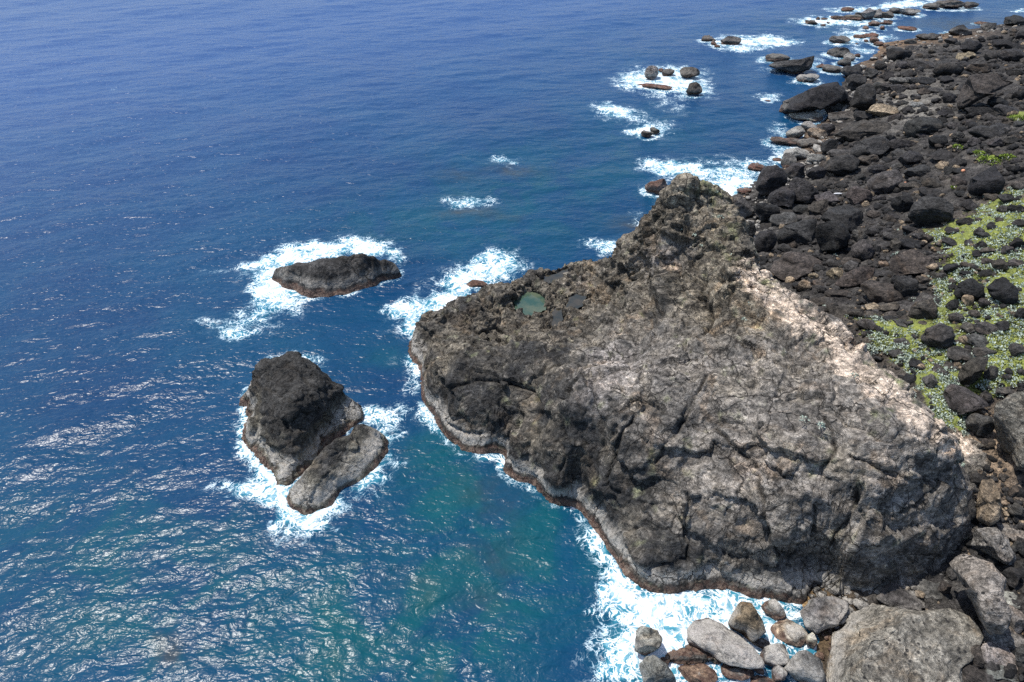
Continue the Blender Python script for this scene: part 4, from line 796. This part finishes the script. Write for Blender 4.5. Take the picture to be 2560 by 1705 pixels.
# a few hand-placed ones on the headland ridge and peak
hp = [(1775,460),(1790,480),(1762,500),(1800,545),(1735,590),(1752,615),(1690,560),(1700,575),(1830,640),(1850,690),(1880,760),(1860,800),(2135,940),(2200,1000),(2320,1010),(2312,985),(2395,1108),(2403,1132),(2400,1160),(2160,905),(2010,1050),(2050,1065)]
ph_ = march(HG, [a for a, b in hp], [b for a, b in hp]); ng = 0
zones = [('the moss patch by the ridge', 2200, 870), ('the tent-shaped brown boulder', 2290, 640), ('the upper black boulder', 2480, 725), ('the grooved boulder', 2330, 540), ('the crusty round boulder', 2340, 845), ('the triangular rock', 2400, 1000), ('the giant speckled boulder', 2540, 980), ('the pinkish boulder', 2440, 930), ('the squared brown block', 2310, 770), ('the yellow-green shrubs', 2490, 420)]
def put_plant(p, s, label, group):
    o = bpy.data.objects.new('silver_plant', random.choice(pmesh)); COL.objects.link(o); o.location = (p[0], p[1], p[2]+.02); o.rotation_euler = (0, 0, random.uniform(0, 6.3)); k = s*random.uniform(.75, 1.25); o.scale = (k, k, k*random.uniform(.8, 1.2))
    tag(o, label, 'plant', group)
for (hu, hv), p in zip(hp, ph_):
    zn = 'near the summit of the headland peak' if hv < 520 else ('on the flank below the headland peak' if hv < 720 else ('at the inland end of the headland beside the gully' if hu > 2290 else ('on the pale sandy ridge of the headland' if (hu-1880)*.68+700 > hv-130 and hu > 2100 else 'in a crack of the bare headland face')))
    put_plant(p, .9, 'silver-leaved plant rooted '+zn, 'silver plants '+zn)
for i in order[:270]:
    z_ = min(zones, key=lambda q: math.hypot(u[i]-q[1], v[i]-q[2]))[0]
    put_plant(W[i], 1.0, f'silver-leaved plant in the pale mat beside {z_}', f'silver plants beside {z_}')
rest = order[270:3800]; VV = []; FF = []; b = 0
for i in rest:
    V, F = plants[RS.randint(4)]; V = V[:75]; F = F[F.max(1) < 75]; a = RS.uniform(0, 6.3); k = RS.uniform(.7, 1.3); ca, sa = math.cos(a), math.sin(a)
    VV.append(V@np.array([[ca, sa, 0], [-sa, ca, 0], [0, 0, 1]])*k+W[i]); FF.append(F+b); b += len(V)
if VV: tag(mesh_obj('silver_ground_cover', np.concatenate(VV), np.concatenate(FF), M_SILVER, smooth=False), 'mat of silver-leaved plants spreading up the green slope', kind='stuff')
# low green tufts
n = 16000; P = RS.uniform([1990, 250], [2560, 1130], (n, 2)); W2 = march(G, P[:, 0], P[:, 1]); g2 = green_field(P[:, 0], P[:, 1]); ok = (g2+.5*fbm(W2/1.9+5, 3) > .62) & (HG(W2[:, 0], W2[:, 1]) < W2[:, 2]); W2 = W2[ok]
V, F = leaf_clump(7, .12, .05, .13, 3, None, ''); N = len(W2); k = RS.uniform(.7, 1.5, N); a = RS.uniform(0, 6.3, N)
ca, sa = np.cos(a), np.sin(a); B = np.stack([V[None, :, 0]*ca[:, None]-V[None, :, 1]*sa[:, None], V[None, :, 0]*sa[:, None]+V[None, :, 1]*ca[:, None], V[None, :, 2]+0*ca[:, None]], 2)*k[:, None, None]+W2[:, None]
tag(mesh_obj('grass', B.reshape(-1, 3), (F[None]+np.arange(N)[:, None, None]*len(V)).reshape(-1, 3), M_GREEN, smooth=False), 'bright green moss and low grass covering the slope', kind='stuff')
# yellow-green shrubs high on the slope
for (cu, cv, wpx, lab) in [(2475,405,60,'widest yellow-green shrub spreading flat between dark boulders'),(2520,395,40,'yellow-green shrub on the inland flank of the widest one'),(2545,300,50,'bright green shrub on the rubble slope at the picture edge'),(2395,368,26,'dull olive shrub among stones seaward of the yellow-green ones'),(2385,470,14,'small upright green shrub in front of a brown boulder'),(2450,385,34,'olive green shrub just behind the widest yellow-green shrub'),(2480,340,14,'tiny green shrub between dark stones near the loaf-shaped boulder')]:
    p = march(G, cu, cv, .3)[0]; m = (p-CC)@FW/FPX; r_ = wpx*m/2
    e = bpy.data.objects.new('shrub', None); COL.objects.link(e); e.location = tuple(p); tag(e, lab, 'shrub')
    V, F = leaf_clump(int(260*max(r_, .4)), r_, r_*.38, .16, int(cu), M_SHRUB, ''); mesh_obj('foliage', V, F, M_SHRUB, parent=e, smooth=False)
    V0, F0 = ICO[1]; mesh_obj('stem', V0*np.array([.06, .06, .25]), F0, M_BOULDER, parent=e)
# flotsam
for (a, b, mt, sx, lab) in [(2095,484,M_LITTER_W,(.55,.12,.1),'white plastic stick washed up between dark boulders'),(2408,427,M_LITTER_O,(.22,.2,.2),'pink-orange float perched on a dark slab'),(2263,457,M_LITTER_O,(.16,.12,.12),'small orange float on a brown block'),(2089,356,M_LITTER_W,(.2,.12,.08),'scrap of white plastic behind the overhanging block')]:
    p = march(G, a, b, .7)[0]; V0, F0 = ICO[2]; V = V0*np.array(sx); V[:, 2] = np.clip(V[:, 2], -sx[2]*.7, sx[2]); o = mesh_obj('washed_up_float', V, F0, mt); o.location = tuple(p); tag(o, lab, 'flotsam')

# ------------------------------------------------------------------ sea
FOAM = sc([ # u, v, rx, ry, angle, strength (2354-wide coordinates, scaled to the photograph)
 (760,575,120,22,-4,1.1),(690,590,50,30,0,.8),(850,575,50,22,15,.7),(620,640,45,55,20,.85),(640,675,60,30,20,.6),(600,600,55,18,-10,.5),(590,720,75,40,-30,.6),(540,770,60,14,5,.55),(660,710,30,36,0,.4),(500,745,40,14,5,.35),(910,600,14,26,-20,.5),(490,622,60,8,-5,.25),
 (690,825,46,16,0,.55),(740,840,24,16,40,.45),(610,832,34,12,-10,.4),(560,930,18,50,0,.62),(575,1020,22,50,-10,.66),(620,1090,40,34,35,.72),(560,1130,80,26,5,.62),(640,1160,50,30,20,.7),(700,1190,50,24,0,.7),(660,1225,60,30,0,.42),(770,1170,60,28,-25,.66),(850,1110,34,34,-40,.62),(895,1050,24,34,0,.45),(880,960,48,30,0,.72),(900,1000,36,18,0,.4),(760,1215,70,20,0,.3),
 (1000,700,90,30,-28,1.0),(920,712,45,18,-5,.7),(1080,640,90,36,-20,.75),(1160,618,50,36,0,.75),(1130,585,36,16,-20,.45),(950,750,22,26,40,.6),(970,800,24,60,0,.4),(950,880,22,40,0,.3),(985,960,26,40,-20,.3),(1180,1075,18,30,0,.3),(1100,1055,50,9,0,.28),
 (1390,1280,30,60,-30,.45),(1420,1350,48,46,0,.95),(1480,1410,80,40,10,.98),(1450,1480,50,60,0,.72),(1600,1400,110,36,0,1.2),(1560,1440,70,60,0,1.1),(1640,1400,60,20,0,.8),(1700,1400,60,34,0,.9),(1500,1540,100,50,0,1.1),(1580,1520,80,60,0,1.0),(1400,1540,50,40,0,.55),(1760,1400,40,60,0,.9),(1760,1480,24,60,20,.5),(1350,1230,16,40,-30,.3),(1400,1430,28,50,0,.3),
 (1085,462,50,14,5,.62),(1165,370,30,9,0,.75),(1060,470,36,12,0,.3),(1385,570,46,20,15,.72),(1460,500,22,20,0,.3),(1440,585,20,10,0,.4),
 (1520,180,85,24,0,1.05),(1480,192,50,20,0,.8),(1590,205,46,22,10,.9),(1560,165,50,12,0,.6),(1405,255,36,16,10,.8),(1450,262,60,16,10,.42),(1500,298,50,18,0,.7),(1480,302,30,10,0,.7),(1540,240,60,20,20,.3),
 (1530,385,66,18,6,.95),(1600,395,70,22,12,.7),(1690,400,60,30,20,.6),(1700,440,60,26,0,.85),(1510,440,24,24,0,.7),(1660,450,46,20,0,.7),(1740,380,44,16,10,.7),(1800,345,34,16,10,.75),(1740,445,40,20,0,.6),(1790,300,24,20,0,.5),(1850,330,30,14,30,.5),
 (1740,92,70,12,0,1.0),(1700,105,60,13,0,1.0),(1790,95,50,8,0,.6),(1640,96,30,8,0,.6),(1765,224,34,9,0,.6),(1830,150,50,10,0,.3),(1790,165,50,8,10,.4),(1850,190,30,12,0,.6),(1870,150,24,14,0,.5),
 (1900,45,60,8,0,.9),(1980,52,70,8,0,.8),(1870,52,50,6,0,.8),(1940,22,50,6,0,.85),(2040,14,70,7,-8,1.0),(2100,10,50,8,-5,1.0),(2030,38,60,5,0,.5),(1980,78,60,8,10,.7),(2030,88,40,8,0,.5),(2340,22,24,5,0,.8),(1960,90,30,14,0,.7),(1930,100,20,10,0,.7),(1985,118,30,8,0,.6),(370,860,14,3,0,.5),(255,205,8,2,0,.4),(890,830,70,16,10,.10)])
TINT = sc([(1150,1150,260,160,0,.95),(1150,1380,320,200,0,.9),(600,1480,560,230,0,.95),(1000,1050,80,110,0,.5),(1250,430,320,110,0,.5),(1080,560,280,60,0,.35),(900,500,200,60,0,.3),(1500,300,180,80,0,.3),(250,1250,400,160,0,.4),(900,820,60,30,0,.5),(1500,120,200,60,0,.15),(1900,60,220,30,0,.3),(700,800,300,120,0,.15),(200,1200,300,200,0,.2)])
REEF = sc([(390,1505,55,30,-25,1.0),(1070,485,60,12,0,.9),(1185,392,60,14,0,.8),(1450,520,50,18,0,.8),(1130,1150,90,50,30,.4),(1050,400,50,14,0,.4),(1130,1280,70,40,0,.35),(950,1330,70,40,0,.3),(1110,1390,60,40,0,.3),(2200,55,120,14,0,.8),(1160,500,60,10,0,.4)])
def build_sea():
    ys = [-60.0, -20, 0, 8]; y = 14.0
    while y < 260: ys.append(y); dist2 = y*y+CH*CH; y += max(.10, 1.15*dist2/(FPX*CH)*.62*2.2*.5)
    while y < 25000: ys.append(y); y *= 1.06
    ys = np.array(ys)
    t = np.linspace(-.92, .92, 940); t = np.concatenate([[-30, -8, -3, -1.8, -1.3, -1.05], t, [1.05, 1.3, 1.8, 3, 8, 30]])
    T, Y = np.meshgrid(t, ys); X = T*(np.abs(Y)+24)
    V = np.stack([X.ravel(), Y.ravel(), np.zeros(X.size)], 1); F = grid_faces(len(t), len(ys))
    u, v = proj(V); vis = (V[:, 1] > 5) & (u > -200) & (u < 2760) & (v > -150) & (v < 1900)
    # ground or headland well above sea: no water needed, but keep the sheet whole
    foam = np.zeros(len(V)); tint = np.zeros(len(V)); reef = np.zeros(len(V)); ui, vi = u[vis], v[vis]
    Pv = V[vis]
    w1 = fbm(Pv/np.array([5, 5, 1])+3, 3); w2 = fbm(Pv/np.array([5, 5, 1])+33, 3); sc_ = np.clip((Pv[:, 1]+10)/60., .5, 2)
    w3 = fbm(Pv/np.array([1.6, 1.6, 1])+53, 4, .6); w4 = fbm(Pv/np.array([1.6, 1.6, 1])+93, 3, .5)
    uu = ui+(26*w1+20*w3)/sc_; vv = vi+(13*w2+13*w4)/sc_
    foam[vis] = blob(uu, vv, FOAM); tint[vis] = np.clip(blob(ui, vi, TINT), 0, 1); reef[vis] = np.clip(blob(uu, vv, REEF), 0, 1)
    # thin surf along every stone that stands in the water
    m = vis & (V[:, 0] > -14) & (V[:, 0] < 36) & (V[:, 1] > 17) & (V[:, 1] < 71); h = HG(V[m, 0], V[m, 1]); foam[m] += .50*np.exp(-((h+.5)/.9)**2)*(.35+.9*np.clip(fbm(V[m]/4+8, 2)+.5, 0, 1))
    for f in islets:
        xs_, ys_ = f.x[:, 0], f.x[:, 1]; m = vis & (V[:, 0] > xs_.min()) & (V[:, 0] < xs_.max()) & (V[:, 1] > ys_.min()) & (V[:, 1] < ys_.max()); h = f(V[m, 0], V[m, 1]); foam[m] += .34*np.exp(-((h+.5)/.8)**2)
    for r in rocks:
        if r['P'][2] > 1.2: continue
        P = r['P']; A = r['a']*1.0; Bb = max(r['b'], .5)*1.0; m = vis & (np.abs(V[:, 0]-P[0]) < A*2.2+1) & (np.abs(V[:, 1]-P[1]) < Bb*2.2+1.5)
        dd = np.hypot((V[m, 0]-P[0])/(A+.35), (V[m, 1]-P[1])/(Bb+.5)); foam[m] = np.maximum(foam[m], .62*np.exp(-((dd-1)/.35)**2))
    foam = np.clip(foam, 0, .96)
    lag = np.zeros(len(V)); lag[vis] = np.clip(blob(ui, vi, sc([(2180,60,120,14,0,1.1),(2080,55,60,10,0,.6)])), 0, 1)
    # swell and chop
    rs = np.random.RandomState(5); zz = np.zeros(len(V)); dist = np.hypot(V[:, 0], V[:, 1]); fade = np.clip(1.4-dist/260., 0, 1)
    x, y2 = V[vis, 0], V[vis, 1]; za = np.zeros(vis.sum())
    for i in range(60):
        lam = .55*(1.085**i); lam = min(lam, 30)*rs.uniform(.9, 1.1); ang = rs.normal(math.radians(-62), math.radians(34)); k = 2*math.pi/lam
        amp = .0027*lam**.92*(1.0 if lam < 8 else .5); ph = rs.uniform(0, 6.28)
        arg = k*(x*math.cos(ang)+y2*math.sin(ang))+ph; damp = np.clip(1.5-dist[vis]/(lam*75), 0, 1); za += damp*amp*(np.sin(arg)+.28*np.cos(2*arg+.6))
    group = .75+.5*np.clip(fbm(Pv/np.array([14, 14, 1])+60, 2)+.5, 0, 1.2)
    zz[vis] = za*group*(1-.6*lag[vis]); zz[vis] += np.clip(foam[vis]-.3, 0, .8)*(.10+.16*fbm(Pv/1.1+71, 3, .6))
    V[:, 2] = zz-.02
    o = mesh_obj('sea', V, F, M_WATER, attrs={'foam': foam, 'tint': tint, 'reef': reef}); tag(o, kind='structure')
build_sea()
# sea bed far below closes the scene under the sea sheet
sb = mesh_obj('seabed', [(-26000,-26000,-9),(26000,-26000,-9),(26000,26000,-9),(-26000,26000,-9)], [(0,1,2,3)], M_GROUND, smooth=False, attrs={'green': [0]*4}, colattrs={'tone': [(.03,.05,.06)]*4}); tag(sb, kind='structure')
print('rocks', len(rocks), 'fillers', nf, 'plants', len(order))
